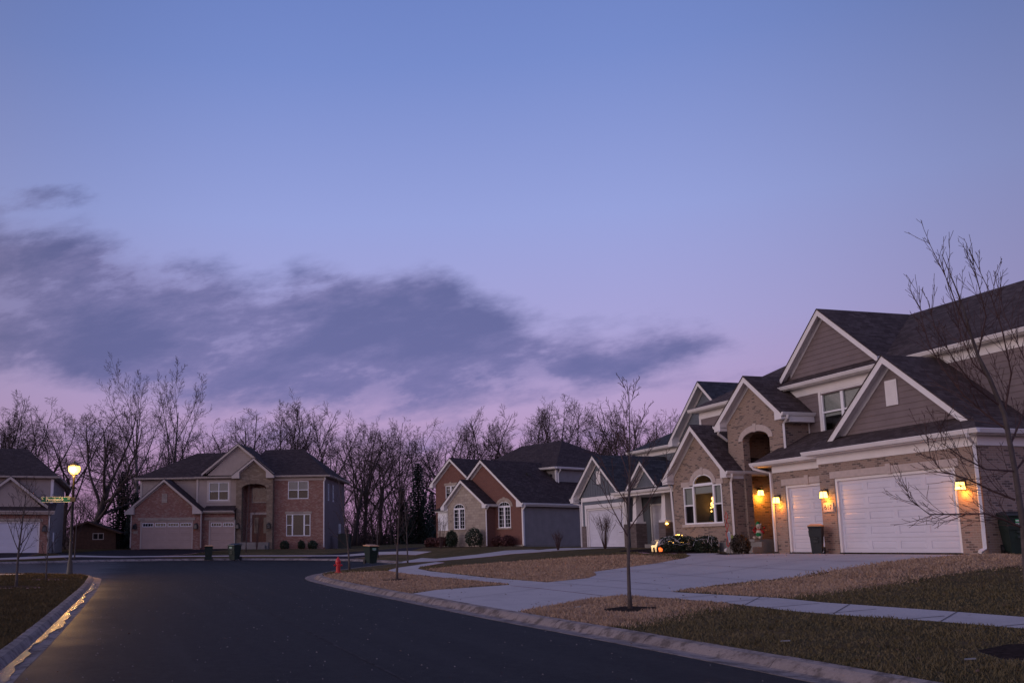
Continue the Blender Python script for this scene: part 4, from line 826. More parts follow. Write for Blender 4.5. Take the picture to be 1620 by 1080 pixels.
# ------------------------------------------------------------------ the brown cabin far behind
HF = thing('cabin', 'small brown boarded cabin with a low roof behind the street lamp', 'cabin', (-29.2, 98, 1.45), .12)
s = MB(); o = [(0, -.3), (4.2, -.3), (4.2, 2.0), (1.4, 3.0), (0, 2.6)]; wh = [(1.9, 1.3), (3.0, 1.3), (3.0, 1.95), (1.9, 1.95)]; wall(s, F0, o, [wh], .08); wall(s, Fr((4.2, 0, 0), R90), [(0, -.3), (6, -.3), (6, 2), (0, 2)]); wall(s, Fr((0, 6, 0), L90), [(0, -.3), (6, -.3), (6, 2.6), (0, 2.6)]); wall(s, Fr((4.2, 6, 0), BK), [(0, 0), (4.2, 0), (4.2, 2), (0, 2)])
for x in np.arange(.1, 4.2, .28): F0.box(s, x, x+.03, 0, .015, -.3, 1.9)
s.build('board_wall', BROWNW, HF); r = Roofs(); r.gable(-.6, 2.45, 1.4, 3.16, 4.8, 2.0, -.5, 6.5, 0, chop=False, gl=False, gr=False, fas=.14, frieze=False); r.build(HF, SHD, BROWNW)
window(HF, F0, 1.9, 1.3, 1.1, .65, 2, False, fmat=BEIGE)

q = MB(); q.ball((9.74, -.30, 1.12), .07, 8, 6, (1.3, 1, .7)); q.build('amber_light', FAIRY, HB)
# ================================================================== ground
def Gz(y): return .0125*np.clip(y, -40, 90)
def spline(P, step=1.0, closed=False):
    P = [np.array(p, float) for p in P]; n = len(P); out = []
    for k in range(n if closed else n-1):
        p0, p1, p2, p3 = (P[(k-1) % n], P[k], P[(k+1) % n], P[(k+2) % n]) if closed else (P[max(k-1, 0)], P[k], P[k+1], P[min(k+2, n-1)])
        m = max(1, int(np.linalg.norm(p2-p1)/step))
        for j in range(m):
            t = j/m; out.append(.5*((2*p1)+(-p0+p2)*t+(2*p0-5*p1+4*p2-p3)*t*t+(-p0+3*p1-3*p2+p3)*t**3))
    if not closed: out.append(P[-1])
    return np.array(out)
R_right = [(12.6, -16), (8.3, 0), (5.3, 11.8), (3.95, 16.5), (2.55, 21.0), (1.0, 26.6), (-.3, 31.2), (-1.5, 36), (-2.35, 40.2), (-2.3, 44.5), (-1.2, 50), (.4, 55.5), (1.5, 59.3), (1.75, 62.3), (.9, 66), (-1.3, 69.8), (-5, 72.4), (-9.5, 73.3), (-14, 72.8), (-18, 70.8), (-22, 67.3), (-27, 63.3), (-34, 59), (-46, 54), (-72, 45)]
R_left = [(-72, 25), (-46, 34.5), (-28, 41), (-20, 43.8), (-15.5, 44.9), (-12.9, 44.2), (-11.4, 42.2), (-10.6, 39.6), (-8.7, 32), (-6.3, 21.5), (-4.9, 15.2), (-4.2, 11.9), (-1.7, 1), (2.2, -16)]
e_right, e_left = spline(R_right), spline(R_left)
road = np.vstack([e_right, e_left])
def offset(E, d):                       # offset to the outside of the road (right of travel for both chains as listed)
    E = np.asarray(E, float); T = np.gradient(E, axis=0); T /= np.linalg.norm(T, axis=1)[:, None]+1e-9
    N = np.stack([T[:, 1], -T[:, 0]], 1); return E+N*d, N
KW = .74
k_right, n_right = offset(e_right, KW); k_left, n_left = offset(e_left, .52)
kerbline = np.vstack([k_right, k_left])
def inpoly(px, py, P):
    px = np.asarray(px, float); py = np.asarray(py, float); r = np.zeros(px.shape, bool); n = len(P); j = n-1
    for i in range(n):
        xi, yi = P[i]; xj, yj = P[j]
        c = ((yi > py) != (yj > py)) & (px < (xj-xi)*(py-yi)/((yj-yi) if yj != yi else 1e-9)+xi); r ^= c; j = i
    return r
def segdist(px, py, E):
    px = np.asarray(px, float); py = np.asarray(py, float); d = np.full(px.shape, 1e9)
    for a, b in zip(E[:-1], E[1:]):
        v = b-a; L = (v*v).sum()+1e-9; t = np.clip(((px-a[0])*v[0]+(py-a[1])*v[1])/L, 0, 1)
        d = np.minimum(d, np.hypot(px-a[0]-t*v[0], py-a[1]-t*v[1]))
    return d
sm = lambda x: (lambda q: q*q*(3-2*q))(np.clip(x, 0, 1))
PADS = [(AO, AH, -12.5, 7, -1.0, 12, 1.49), (BO, AH, -1.5, 12, -.8, 13, BO.z-.05), (CO, CH, -11.5, .6, -1.6, 14, CO.z-.05), (DO, DH, -1.5, 17, -.6, 11, DO.z-.05), (EO, EH, -9, 1.2, -.8, 15, EO.z-.05)]
def T(x, y):
    x = np.asarray(x, float); y = np.asarray(y, float); sh = x.shape; x = x.ravel(); y = y.ravel()
    dr = np.minimum(segdist(x, y, k_right[::2]), segdist(x, y, k_left[::2]))
    ins = inpoly(x, y, kerbline); dr[ins] = 0
    left = sm((-x-2)/3)*sm((52-y)/6)
    s_ = (.035+.016*sm((x+6)/9))*(1-left)+.02*left; cap = (.55+.35*sm((x+6)/9))*(1-left)+.25*left
    z = Gz(y)+.12+np.minimum(dr*s_, cap)
    for o, h, x0, x1, y0, y1, zp in PADS:
        lx = (x-o.x)*cos(h)+(y-o.y)*sin(h); ly = -(x-o.x)*sin(h)+(y-o.y)*cos(h)
        d = np.hypot(np.maximum(np.maximum(x0-lx, lx-x1), 0), np.maximum(np.maximum(y0-ly, ly-y1), 0)); w_ = np.clip(1-d/5.0, 0, 1); z = z*(1-w_)+zp*w_
    return z.reshape(sh)
def T1(x, y): return float(T(np.array([x]), np.array([y]))[0])
def ray(px, py): d = CF+CR*((px-CX)/F)-CU*((py-CY)/F); return d/d.y
def ground_at(px, py, y0=8, y1=140):
    """where the sight line through a point of the photograph meets the ground"""
    d = ray(px, py); ys = np.arange(y0, y1, .25); g = CAM.z+d.z*ys-T(d.x*ys, ys); k = np.argmax(g < 0) if (g < 0).any() else len(ys)-1
    if k > 0: f = g[k-1]/(g[k-1]-g[k]+1e-9); yy = ys[k-1]+.25*f
    else: yy = ys[0]
    return (d.x*yy, yy)
def at_depth(px, py, dist): d = ray(px, py); return CAM+d*dist
def poly(*pts): return [ground_at(*p) for p in pts]
def hl(o, h, u, y): return (o.x+cos(h)*u-sin(h)*y, o.y+sin(h)*u+cos(h)*y)
# paved and planted areas, as outlines on the ground
gA = lambda u, y: hl(AO, AH, u, y)
DRIVE_A = [gA(*q) for q in ((2.0, -16.2), (.7, -14.5), (.8, -12.3), (.9, -11.1), (.4, -9.5), (-.6, -8.7), (-2.2, -8.0), (-2.9, -6.9), (-3.2, -5), (-3.8, -3.5), (-5, -2.5), (-7.25, -1.4), (-7.25, -.5), (-6.6, .1), (-4.9, .1), (-4.0, .55), (-.7, .55), (-.7, -.02), (5.6, -.02), (6.0, -.5), (5.85, -1.7), (5.6, -4.1), (5.4, -6), (5.8, -8.5), (6.6, -10.1), (6.8, -10.8), (6.7, -12.2), (8.9, -15.9))]
WALK = poly((1620, 994), (1475, 982), (1347, 974), (1250, 966), (1157, 954.5), (1060, 946), (990, 941.5), (956, 942.5), (875, 933), (807, 926), (804, 923), (735, 916.5), (669, 910), (630, 905.5), (613, 902), (630, 897.5), (656, 893.8), (689, 888.6), (703, 889.4), (680, 893.2), (665, 896.5), (660.5, 899.4), (680, 903.2), (773, 913.6), (875, 921.5), (980, 929.5), (1077, 936.9), (1233, 945.7), (1302, 952.6), (1475, 964.7), (1620, 975.8))
WALK += []
_e = [ground_at(1619, 975.9), ground_at(1619, 993.9)]
WALK = [( _e[1][0]+7, _e[1][1]-14)]+WALK+[(_e[0][0]+8, _e[0][1]-14)]
DRIVE_B = [hl(BO, AH, 4.9, .05), hl(BO, AH, .5, .05)]+poly((842, 868.6), (755, 876.5), (690, 883.2), (667, 882.0), (655, 884.5))+[tuple(k_right[np.argmin(np.hypot(k_right[:, 0]-1.75, k_right[:, 1]-62.5))])]+[tuple(k_right[np.argmin(np.hypot(k_right[:, 0]-1.2, k_right[:, 1]-57.8))])]+poly((640, 889.6), (689, 887), (745, 882.5), (842, 873.5), (932, 867.9))+[hl(BO, AH, 5.0, .3)]
DRIVE_C = [hl(CO, CH, -16, 6), hl(CO, CH, -12, 3)]+poly((640, 874.5), (590, 878.5))+[tuple(k_right[np.argmin(np.hypot(k_right[:, 0]+1.0, k_right[:, 1]-69.5))]), tuple(k_right[np.argmin(np.hypot(k_right[:, 0]+5.0, k_right[:, 1]-72.4))])]+[(-3.5, 77), (3, 82)]
hD = lambda u, y: hl(DO, DH, u, y)
kp = lambda x, y: tuple(k_right[np.argmin(np.hypot(k_right[:, 0]-x, k_right[:, 1]-y))])
DRIVE_D = [hD(-.6, .02), hD(9, .02), hD(8.2, -2), hD(4.6, -9), kp(-14.5, 72.8), kp(-20.5, 68.8), hD(-3.6, -9), hD(-3.0, -3)]
hE = lambda u, y: hl(EO, EH, u, y)
DRIVE_E = [hE(.3, .02), hE(-5.4, .02), hE(-5.4, -6), kp(-34, 59), kp(-26.5, 63.7), hE(-.6, -6)]
def ribbon(P, w): P = spline(P, 2.0); A, _ = offset(P, w/2); B, _ = offset(P, -w/2); return [tuple(p) for p in A]+[tuple(p) for p in B[::-1]]
far_walk = offset(e_right, 3.6)[0]
i0, i1 = np.argmin(np.hypot(e_right[:, 0]-.6, e_right[:, 1]-66.5)), len(e_right)-1
WALK_FAR = [tuple(p) for p in far_walk[i0:i1:2]]+[tuple(p) for p in offset(e_right, 4.9)[0][i0:i1:2][::-1]]
WALK_LEFT = [(-24, 41.2), (-15.2, 43.6), (-14.6, 42.6), (-17, 37.5), (-24, 38.6)]
BED_A = [gA(*q) for q in ((-13.7, 1.0), (-13.9, -.4), (-13.0, -1.2), (-11.6, -1.45), (-8.8, -1.75), (-7.3, -1.4), (-7.3, -.4), (-7.2, .97), (-11.9, .97))]
ISLAND = [gA(*q) for q in ((-6.4, -.3), (-4.8, -1.6), (-3.7, -1.9), (-3.3, -1.3), (-4.05, .5), (-4.9, .1), (-6.2, .0))]
def ring(px, py, r, n=16, sq=1): c = ground_at(px, py); return [(c[0]+r*cos(2*pi*k/n)*(1+.1*sin(k*2.3)), c[1]+r*sq*sin(2*pi*k/n)*(1+.1*cos(k*1.7))) for k in range(n)]
RINGS = [ring(997, 963.5, .56), ring(1668, 1033, .8), ring(628, 917, .55), ring(75, 915.5, .7), ring(25.5, 928, .8), ring(553, 902, .5)]
BED_C = [hl(CO, CH, 0, -.1), hl(CO, CH, 0, -1.1), hl(CO, CH, -2.6, -2.1), hl(CO, CH, -10.2, -2.1), hl(CO, CH, -10.9, -.1)]
BED_D = [hD(12, 1.4), hD(16.4, 1.4), hD(16.4, .3), hD(12, .2)]
DRYS = [poly((505, 912), (545, 906.5), (613, 903), (669, 911), (804, 924), (700, 931.5), (625, 939), (590, 934), (552, 924)),
        poly((679, 901), (735, 894.5), (807, 888.8), (900, 882), (985, 877), (1060, 880), (1068, 888), (1015, 895.3), (957, 902), (949, 912), (875, 921), (773, 913)),
        poly((797, 971.5), (900, 950), (985, 941.5), (1084, 949.5), (1160, 956), (1068, 972), (990, 990), (900, 988)),
        poly((1079, 934.5), (1354, 896), (1485, 881))+[gA(6.4, -.3), gA(11, 0), gA(11, -2.8)]+poly((1619, 893), (1440, 916), (1240, 945), (1160, 941)),
        ]
regions = [('road', [tuple(p) for p in road]), ('kerb', [tuple(p) for p in kerbline]), ('mulch', None), ('drive', None), ('walk', None), ('asph', None), ('dry', None)]
FACES = [('road', [tuple(p) for p in road]), ('kerb', [tuple(p) for p in kerbline]), ('mulch', BED_A), ('mulch', ISLAND), ('mulch', BED_C), ('mulch', BED_D)]+[('mulch', r_) for r_ in RINGS]+[('walk', WALK), ('drive', DRIVE_A), ('driveb', DRIVE_B), ('asph', DRIVE_C), ('asph', DRIVE_D), ('asph', DRIVE_E), ('walk', WALK_FAR), ('walk', WALK_LEFT)]+[('dry', d_) for d_ in DRYS]
PRI = {'road': 0, 'kerb': 1, 'mulch': 2, 'drive': 4, 'walk': 3, 'driveb': 5, 'asph': 6, 'dry': 7}
rg = random.Random(3); pts = []
def dens(P, st=1.5):
    out = []
    for (x0, y0), (x1, y1) in zip(P, P[1:]+P[:1]):
        n = max(1, int(min(40, math.hypot(x1-x0, y1-y0)/st)))
        for k in range(n): out.append((x0+(x1-x0)*k/n, y0+(y1-y0)*k/n))
    return out
fv = []; ff = []; lab = []
for nm, P in FACES:
    P = dens(P) if nm not in ('road', 'kerb') else P; i = len(fv); fv += P; ff.append(list(range(i, i+len(P)))); lab.append(nm)
for y in np.arange(3, 60, .9):
    for x in np.arange(-22, 34, .9): pts.append((x+rg.uniform(-.2, .2), y+rg.uniform(-.2, .2)))
for y in np.arange(-16, 130, 3.2):
    for x in np.arange(-90, 100, 3.2):
        if not (-22 < x < 34 and 3 < y < 60): pts.append((x+rg.uniform(-.5, .5), y+rg.uniform(-.5, .5)))
for an in range(48): pts += [(r_*cos(an*pi/24), r_*sin(an*pi/24)+40) for r_ in (160, 300, 700)]
ed = [(q[k], q[(k+1) % len(q)]) for q in ff for k in range(len(q))]
cv_, ce_, cf_, _, _, _ = delaunay_2d_cdt([Vector(p) for p in fv+pts], ed, [], 0, 1e-4, True)
cv_ = np.array([(p.x, p.y) for p in cv_]); zz = T(cv_[:, 0], cv_[:, 1]); gz = Gz(cv_[:, 1])
cent = np.array([cv_[list(f)].mean(0) for f in cf_]); best = np.full(len(cent), 99); cls = np.array(['lawn']*len(cent), dtype=object)
for nm, P in FACES:
    P = np.array(P); lo, hi = P.min(0), P.max(0); cand = np.where((cent >= lo).all(1) & (cent <= hi).all(1) & (best > PRI[nm]))[0]
    if len(cand): hit = cand[inpoly(cent[cand, 0], cent[cand, 1], P)]; best[hit] = PRI[nm]; cls[hit] = nm
cls = list(cls)
def region_mesh(name, sel, mats, zf, kind='structure', midx=None):
    use = [k for k, c in enumerate(cls) if c in sel]; ids = {}; vs = []; fs = []; mi = []
    for k in use:
        q = []
        for v in cf_[k]:
            if v not in ids: ids[v] = len(vs); vs.append((cv_[v][0], cv_[v][1], zf(v)))
            q.append(ids[v])
        a_, b_, c_ = (cv_[v] for v in cf_[k])
        if (b_[0]-a_[0])*(c_[1]-a_[1])-(b_[1]-a_[1])*(c_[0]-a_[0]) < 0: q = q[::-1]
        fs.append(q); mi.append(0 if midx is None else midx(k))
    me = bpy.data.meshes.new(name); me.from_pydata(vs, [], fs)
    for m in mats: me.materials.append(m)
    me.polygons.foreach_set('material_index', mi); me.polygons.foreach_set('use_smooth', [True]*len(fs))
    o = bpy.data.objects.new(name, me); COL.objects.link(o); o['kind'] = kind; return o
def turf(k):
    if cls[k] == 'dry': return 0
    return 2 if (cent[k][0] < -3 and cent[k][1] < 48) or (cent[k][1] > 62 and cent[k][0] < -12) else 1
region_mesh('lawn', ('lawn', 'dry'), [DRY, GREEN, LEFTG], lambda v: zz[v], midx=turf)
region_mesh('road', ('road',), [ASPH], lambda v: gz[v])
region_mesh('sidewalk', ('walk',), [CONC], lambda v: zz[v]+.006)
region_mesh('driveway', ('drive', 'driveb'), [CONC], lambda v: zz[v]+.004)
region_mesh('driveway_asphalt', ('asph',), [ASPH2], lambda v: zz[v]+.004)
region_mesh('planting_bed', ('mulch',), [MULCH], lambda v: zz[v]+.008)
# kerb and gutter, cast in three-metre lengths
PROF = [(0, -.06), (0, .006), (.36, -.012), (.42, .0), (.50, .075), (.56, .115), (.70, .135), (.76, .125), (.76, -.05)]
def kerb(name, E, ws=1):
    N = offset(E, 0)[1]; L = np.concatenate([[0], np.cumsum(np.linalg.norm(np.diff(E, axis=0), axis=1))]); mb = MB(); s0 = 0; rr = random.Random(9)
    while s0 < L[-1]-.2:
        s1 = min(s0+3.0, L[-1]); n = 4; ss = np.linspace(s0+.008, s1-.008, n); dz = rr.uniform(-.006, .006)
        rows = []
        for s_ in ss:
            x = np.interp(s_, L, E[:, 0]); y = np.interp(s_, L, E[:, 1]); nx = np.interp(s_, L, N[:, 0]); ny = np.interp(s_, L, N[:, 1])
            rows.append([(x+nx*o_*ws, y+ny*o_*ws, float(Gz(y))+z_+(dz if z_ > .05 else 0)) for o_, z_ in PROF])
        for A, B in zip(rows, rows[1:]):
            for k in range(len(PROF)-1): mb.face([A[k], B[k], B[k+1], A[k+1]])
        mb.face(rows[0]); mb.face(rows[-1][::-1]); s0 = s1
    o = mb.build(name, KERBC, uv=False); o['kind'] = 'structure'; return o
kerb('kerb_right', e_right); kerb('kerb_left', e_left, .70)
for nm, E in (('kerb_bed_right', e_right), ('kerb_bed_left', e_left)):
    A = E; B = offset(E, .8 if 'right' in nm else .56)[0]; mb = MB()
    for k in range(len(A)-1): mb.face([(A[k][0], A[k][1], float(Gz(A[k][1]))-.05), (A[k+1][0], A[k+1][1], float(Gz(A[k+1][1]))-.05), (B[k+1][0], B[k+1][1], float(Gz(B[k+1][1]))-.03), (B[k][0], B[k][1], float(Gz(B[k][1]))-.03)])
    mb.build(nm, JOINT, uv=False)['kind'] = 'structure'
# melt water standing in the left gutter
rw = random.Random(21); mb = MB(); E = e_left[(e_left[:, 1] > 8) & (e_left[:, 1] < 38.5) & (e_left[:, 0] > -11.2)]; E = spline([tuple(p) for p in E[::3]], .12); N = offset(E, 0)[1]; ph = [rw.uniform(0, 6) for _ in range(6)]
prev = None
for k in range(len(E)):
    s_ = k*.12; lo = .20-.06*abs(sin(s_*.23+ph[0]))-.05*sin(s_*.9+ph[1])-.035*sin(s_*2.6+ph[2])-.02*sin(s_*7+ph[3]); hi = .302+.008*sin(s_*1.3+ph[4]); y = E[k][1]; z = float(Gz(y))+.004
    a_ = (E[k][0]+N[k][0]*lo, E[k][1]+N[k][1]*lo, z+.002); b_ = (E[k][0]+N[k][0]*hi, E[k][1]+N[k][1]*hi, z+.002)
    if prev: mb.face([prev[0], prev[1], b_, a_])
    prev = (a_, b_)
mb.build('gutter_water', WATER, uv=False)['kind'] = 'structure'
# saw-cut joints in the concrete and the paving seam in the road
mb = MB()
def strip(P, w, dz, zf=None):
    P = spline(P, .7); A, _ = offset(P, w/2); B, _ = offset(P, -w/2); zf = zf or T
    za, zb = zf(A[:, 0], A[:, 1]), zf(B[:, 0], B[:, 1])
    for k in range(len(P)-1): mb.face([(A[k][0], A[k][1], za[k]+dz), (A[k+1][0], A[k+1][1], za[k+1]+dz), (B[k+1][0], B[k+1][1], zb[k+1]+dz), (B[k][0], B[k][1], zb[k]+dz)])
strip(poly((807, 926), (875, 933), (956, 942.5)), .03, .010); strip(poly((875, 921.5), (980, 929.5), (1077, 936.9)), .03, .010)
strip(poly((690, 950), (860, 930)), .02, .010); strip([gA(-1, -1), gA(-1.6, -12)], .02, .010); strip([gA(-5, -5), gA(5.4, -5)], .02, .010); strip([gA(-6, -9.5), gA(5, -9.5)], .02, .010)
for u in np.arange(8.3, 19, 1.52): strip([gA(u, -11.35), gA(u, -10.0)], .03, .011)
for u in np.arange(-9.0, 0, 1.52): strip([gA(u, -12.0), gA(u, -10.9)], .03, .011)
for y in (-3.2, -7.2): strip([gA(-2.6, y), gA(5.3, y)], .022, .011)
strip([gA(2.3, -.6), gA(2.1, -10.2)], .022, .011)
for px, lo, hi in ((1190, 957, 943.5), (1330, 971, 956), (1500, 983, 968), (740, 915.5, 911)): strip([ground_at(px-12, lo), ground_at(px+14, hi)], .025, .011)
mb.build('paving_joints', JOINT, uv=False)['kind'] = 'structure'
mb = MB(); rp = lambda px, py: (lambda d, k: (d.x*k, k))(ray(px, py), -CAM.z/(ray(px, py).z-.0125))
strip([rp(660, 1085), rp(560, 1035), rp(470, 990), rp(400, 955), rp(345, 925), rp(314, 906), rp(307, 895)], .05, .004, lambda x, y: Gz(y)); mb.build('road_seam', plain('seam_tar', (.034, .031, .034), .9, .6, 4, spec=.1), uv=False)['kind'] = 'structure'
# loose grass over the turf, thinning with distance
def grass(name, sel, m, n, ymax, seed, hmin=.022, hmax=.058):
    rs = np.random.RandomState(seed); idx = np.array([k for k, c in enumerate(cls) if sel(k, c)])
    tri = np.array([cf_[k] for k in idx]); P0, P1, P2 = cv_[tri[:, 0]], cv_[tri[:, 1]], cv_[tri[:, 2]]
    ar = np.abs((P1[:, 0]-P0[:, 0])*(P2[:, 1]-P0[:, 1])-(P1[:, 1]-P0[:, 1])*(P2[:, 0]-P0[:, 0]))/2
    c = (P0+P1+P2)/3; d = np.hypot(c[:, 0], c[:, 1]); az = np.abs(np.arctan2(c[:, 0], np.maximum(c[:, 1], .1))-.2); w_ = ar*(d < ymax)*(c[:, 1] > 6)*(az < .75)/np.maximum(d, 9)**1.6; w_ /= w_.sum()
    t_ = rs.choice(len(idx), n, p=w_); u, v = rs.rand(n), rs.rand(n); fl = u+v > 1; u[fl] = 1-u[fl]; v[fl] = 1-v[fl]
    A = P0[t_]*(1-u-v)[:, None]+P1[t_]*u[:, None]+P2[t_]*v[:, None]
    Z = zz[tri[t_, 0]]*(1-u-v)+zz[tri[t_, 1]]*u+zz[tri[t_, 2]]*v
    B = A+rs.normal(0, .28, A.shape); bad = inpoly(B[:, 0], B[:, 1], kerbline)      # ragged edges between the patches
    for nm, P in FACES:
        if nm in ('walk', 'drive', 'driveb', 'asph', 'mulch'):
            P = np.array(P); k_ = (B > P.min(0)).all(1) & (B < P.max(0)).all(1)
            if k_.any(): bad[k_] |= inpoly(B[k_, 0], B[k_, 1], P)
    ok = ~bad; A[ok] = B[ok]; cl = .55+.9*np.clip(.5+.5*np.sin(A[:, 0]*2.3+1.3*np.sin(A[:, 1]*1.9))*np.sin(A[:, 1]*2.7+np.sin(A[:, 0]*3.1)), 0, 1)
    D_ = np.hypot(A[:, 0], A[:, 1]); wd = .004+.00045*D_; h_ = rs.uniform(hmin, hmax, n)*cl; an = rs.rand(n)*6.283; ln = rs.uniform(.2, 1.1, n)*h_; la = rs.rand(n)*6.283
    co = np.zeros((n, 3, 3)); co[:, 0, 0] = A[:, 0]-np.cos(an)*wd; co[:, 0, 1] = A[:, 1]-np.sin(an)*wd; co[:, 1, 0] = A[:, 0]+np.cos(an)*wd; co[:, 1, 1] = A[:, 1]+np.sin(an)*wd
    co[:, 0, 2] = co[:, 1, 2] = Z-.005; co[:, 2, 0] = A[:, 0]+np.cos(la)*ln; co[:, 2, 1] = A[:, 1]+np.sin(la)*ln; co[:, 2, 2] = Z+h_
    me = bpy.data.meshes.new(name); me.vertices.add(n*3); me.vertices.foreach_set('co', co.ravel()); me.loops.add(n*3); me.loops.foreach_set('vertex_index', np.arange(n*3, dtype=np.int32)); me.polygons.add(n); me.polygons.foreach_set('loop_start', np.arange(0, n*3, 3, dtype=np.int32)); me.polygons.foreach_set('loop_total', np.full(n, 3, np.int32)); me.update(calc_edges=True); me.materials.append(m)
    o = bpy.data.objects.new(name, me); COL.objects.link(o); tag(o, 'short winter grass standing up from the lawns', 'grass', kind='stuff')
    return o
o = grass('dry_grass', lambda k, c: c == 'dry', BLD, 130000, 48, 1); o['label'] = 'dead tan grass on the dry patches of turf beside the driveway'
o = grass('green_grass', lambda k, c: c == 'lawn' and turf(k) == 1, BLG, 130000, 45, 2); o['label'] = 'short dull green grass on the lawns right of the road'
o = grass('dark_grass', lambda k, c: c == 'lawn' and turf(k) == 2, BLL, 70000, 48, 3); o['label'] = 'dark brown grass on the lawn left of the wet gutter'

# grit and crumbs of stone lying on the asphalt
rs = random.Random(8); mb = MB(); n = 0
while n < 420:
    y = 9+rs.random()**1.6*34; x = rs.uniform(-9, 6)
    if not inpoly([x], [y], road)[0]: continue
    s_ = rs.uniform(.006, .020); z = float(Gz(y)); a_ = rs.uniform(0, 6.28); n += 1
    P = [(x+cos(a_+k*2.1)*s_, y+sin(a_+k*2.1)*s_*rs.uniform(.6, 1), z-.002) for k in range(3)]; top = (x, y, z+s_*.8)
    for k in range(3): mb.face([P[k], P[(k+1) % 3], top])
o = mb.build('grit', plain('grit_stone', (.20, .18, .18), .85, .3, 30), uv=False); tag(o, 'small pale grit scattered over the dark asphalt', 'grit', kind='stuff')

# last autumn's leaves blown over the grass and along the kerbs
rs = random.Random(18); P = []; n = 0
while n < 520:
    y = 9+rs.random()**1.4*32; x = rs.uniform(-12, 15)
    if inpoly([x], [y], road)[0] and rs.random() > .12: continue
    P.append((x, y)); n += 1
Z = T(np.array([p[0] for p in P]), np.array([p[1] for p in P])); inr = inpoly(np.array([p[0] for p in P]), np.array([p[1] for p in P]), kerbline); mb = MB()
for (x, y), z, i_ in zip(P, Z, inr):
    z = float(Gz(y))+.02 if i_ else z+.05; s_ = rs.uniform(.02, .045); a_ = rs.uniform(0, 6.28); c_, d_ = cos(a_), sin(a_)
    mb.face([(x-c_*s_, y-d_*s_, z), (x+d_*s_*.5, y-c_*s_*.5, z+rs.uniform(0, .02)), (x+c_*s_, y+d_*s_, z+rs.uniform(0, .025)), (x-d_*s_*.5, y+c_*s_*.5, z+rs.uniform(0, .02))])
o = mb.build('fallen_leaves', plain('dead_leaf', (.12, .065, .035), .8, .5, 9), uv=False); tag(o, 'brown dead leaves scattered on the lawns and kerbs', 'leaves', kind='stuff')
# ================================================================== trees
def rot_about(d, ang, az):
    o = d.orthogonal().normalized(); q = d.cross(o); a_ = o*cos(az)+q*sin(az); return (d*cos(ang)+a_*sin(ang)).normalized()
def branch(out, rg, p, d, L, r, lev, st):
    n = st['seg'][lev]; pts_ = [p]; rad = [r]; q = d.copy(); tip = st['tip'][lev]
    for i in range(n):
        w_ = st['wan'][lev]; q = (q+Vector((rg.gauss(0, w_), rg.gauss(0, w_), rg.gauss(0, w_)+st['up'][lev]))).normalized()
        p = p+q*(L/n); pts_.append(p); rad.append(max(st['rmin'], r*(1-(1-tip)*(i+1)/n)))
    out.append((lev, pts_, rad))
    if lev+1 >= len(st['seg']): return
    k = st['num'][lev]; k = k if isinstance(k, int) else rg.randint(*k); az = rg.uniform(0, 6.28)
    for j in range(k):
        f = st['start'][lev]+(1-st['start'][lev])*((j+rg.uniform(.1, .9))/k); f = min(f, .985); x = f*n; i = min(int(x), n-1); t_ = x-i
        b = pts_[i].lerp(pts_[i+1], t_); dd = (pts_[i+1]-pts_[i]).normalized(); az += 2.4+rg.uniform(-.5, .5)
        a_ = st['ang'][lev]; cd_ = rot_about(dd, radians(rg.uniform(a_[0], a_[1])), az)
        ll = st['len'][lev]; Lc = L*rg.uniform(ll[0], ll[1])*(1-st['taper'][lev]*(f-st['start'][lev])/(1-st['start'][lev]+1e-6)); rc = min((rad[i]*(1-t_)+rad[i+1]*t_)*st['rr'][lev], r)
        branch(out, rg, b, cd_, Lc, max(rc, st['rmin']), lev+1, st)
OAK = dict(seg=[5, 7, 6, 4, 3], wan=[.06, .14, .17, .20, .22], up=[.1, .07, .03, .02, .02], tip=[.7, .25, .25, .3, .4], num=[(5, 7), (7, 9), (7, 9), (5, 7)], start=[.45, .22, .2, .15], ang=[(22, 52), (28, 58), (28, 60), (30, 65)], len=[(1.0, 1.5), (.38, .62), (.38, .6), (.4, .65)], taper=[.15, .5, .5, .4], rr=[.55, .5, .5, .6], rmin=.012)
VASE = dict(OAK, num=[(6, 8), (9, 12), (7, 9), (5, 7)], start=[.30, .2, .2, .15], ang=[(16, 44), (24, 48), (24, 50), (26, 55)], up=[.1, .06, .04, .03, .03], wan=[.05, .08, .11, .14, .18], len=[(1.1, 1.7), (.34, .52), (.36, .54), (.38, .56)])
TALL = dict(OAK, seg=[9, 9, 6, 4, 3], wan=[.03, .035, .06, .10, .14], up=[.05, .05, .07, .06, .05], tip=[.2, .15, .25, .3, .4], num=[(7, 8), (11, 13), (5, 7), (3, 4)], start=[.30, .22, .2, .15], ang=[(20, 38), (26, 46), (26, 46), (28, 50)], len=[(.60, .78), (.26, .42), (.34, .5), (.34, .5)], taper=[.35, .5, .5, .4], rr=[.55, .45, .55, .6], rmin=.011)
YOUNG = dict(OAK, seg=[9, 6, 4, 3], wan=[.02, .04, .06, .08], up=[.02, .08, .06, .04], tip=[.12, .2, .3, .5], num=[(15, 18), (5, 7), (3, 4)], start=[.25, .2, .2], ang=[(30, 46), (20, 36), (22, 40)], len=[(.36, .50), (.30, .48), (.35, .55)], taper=[.62, .5, .4], rr=[.5, .6, .6], rmin=.0045)
THIN = dict(YOUNG, num=[(11, 14), (3, 5), (2, 3)], ang=[(26, 44), (18, 36), (25, 40)], len=[(.24, .36), (.3, .45), (.3, .5)])
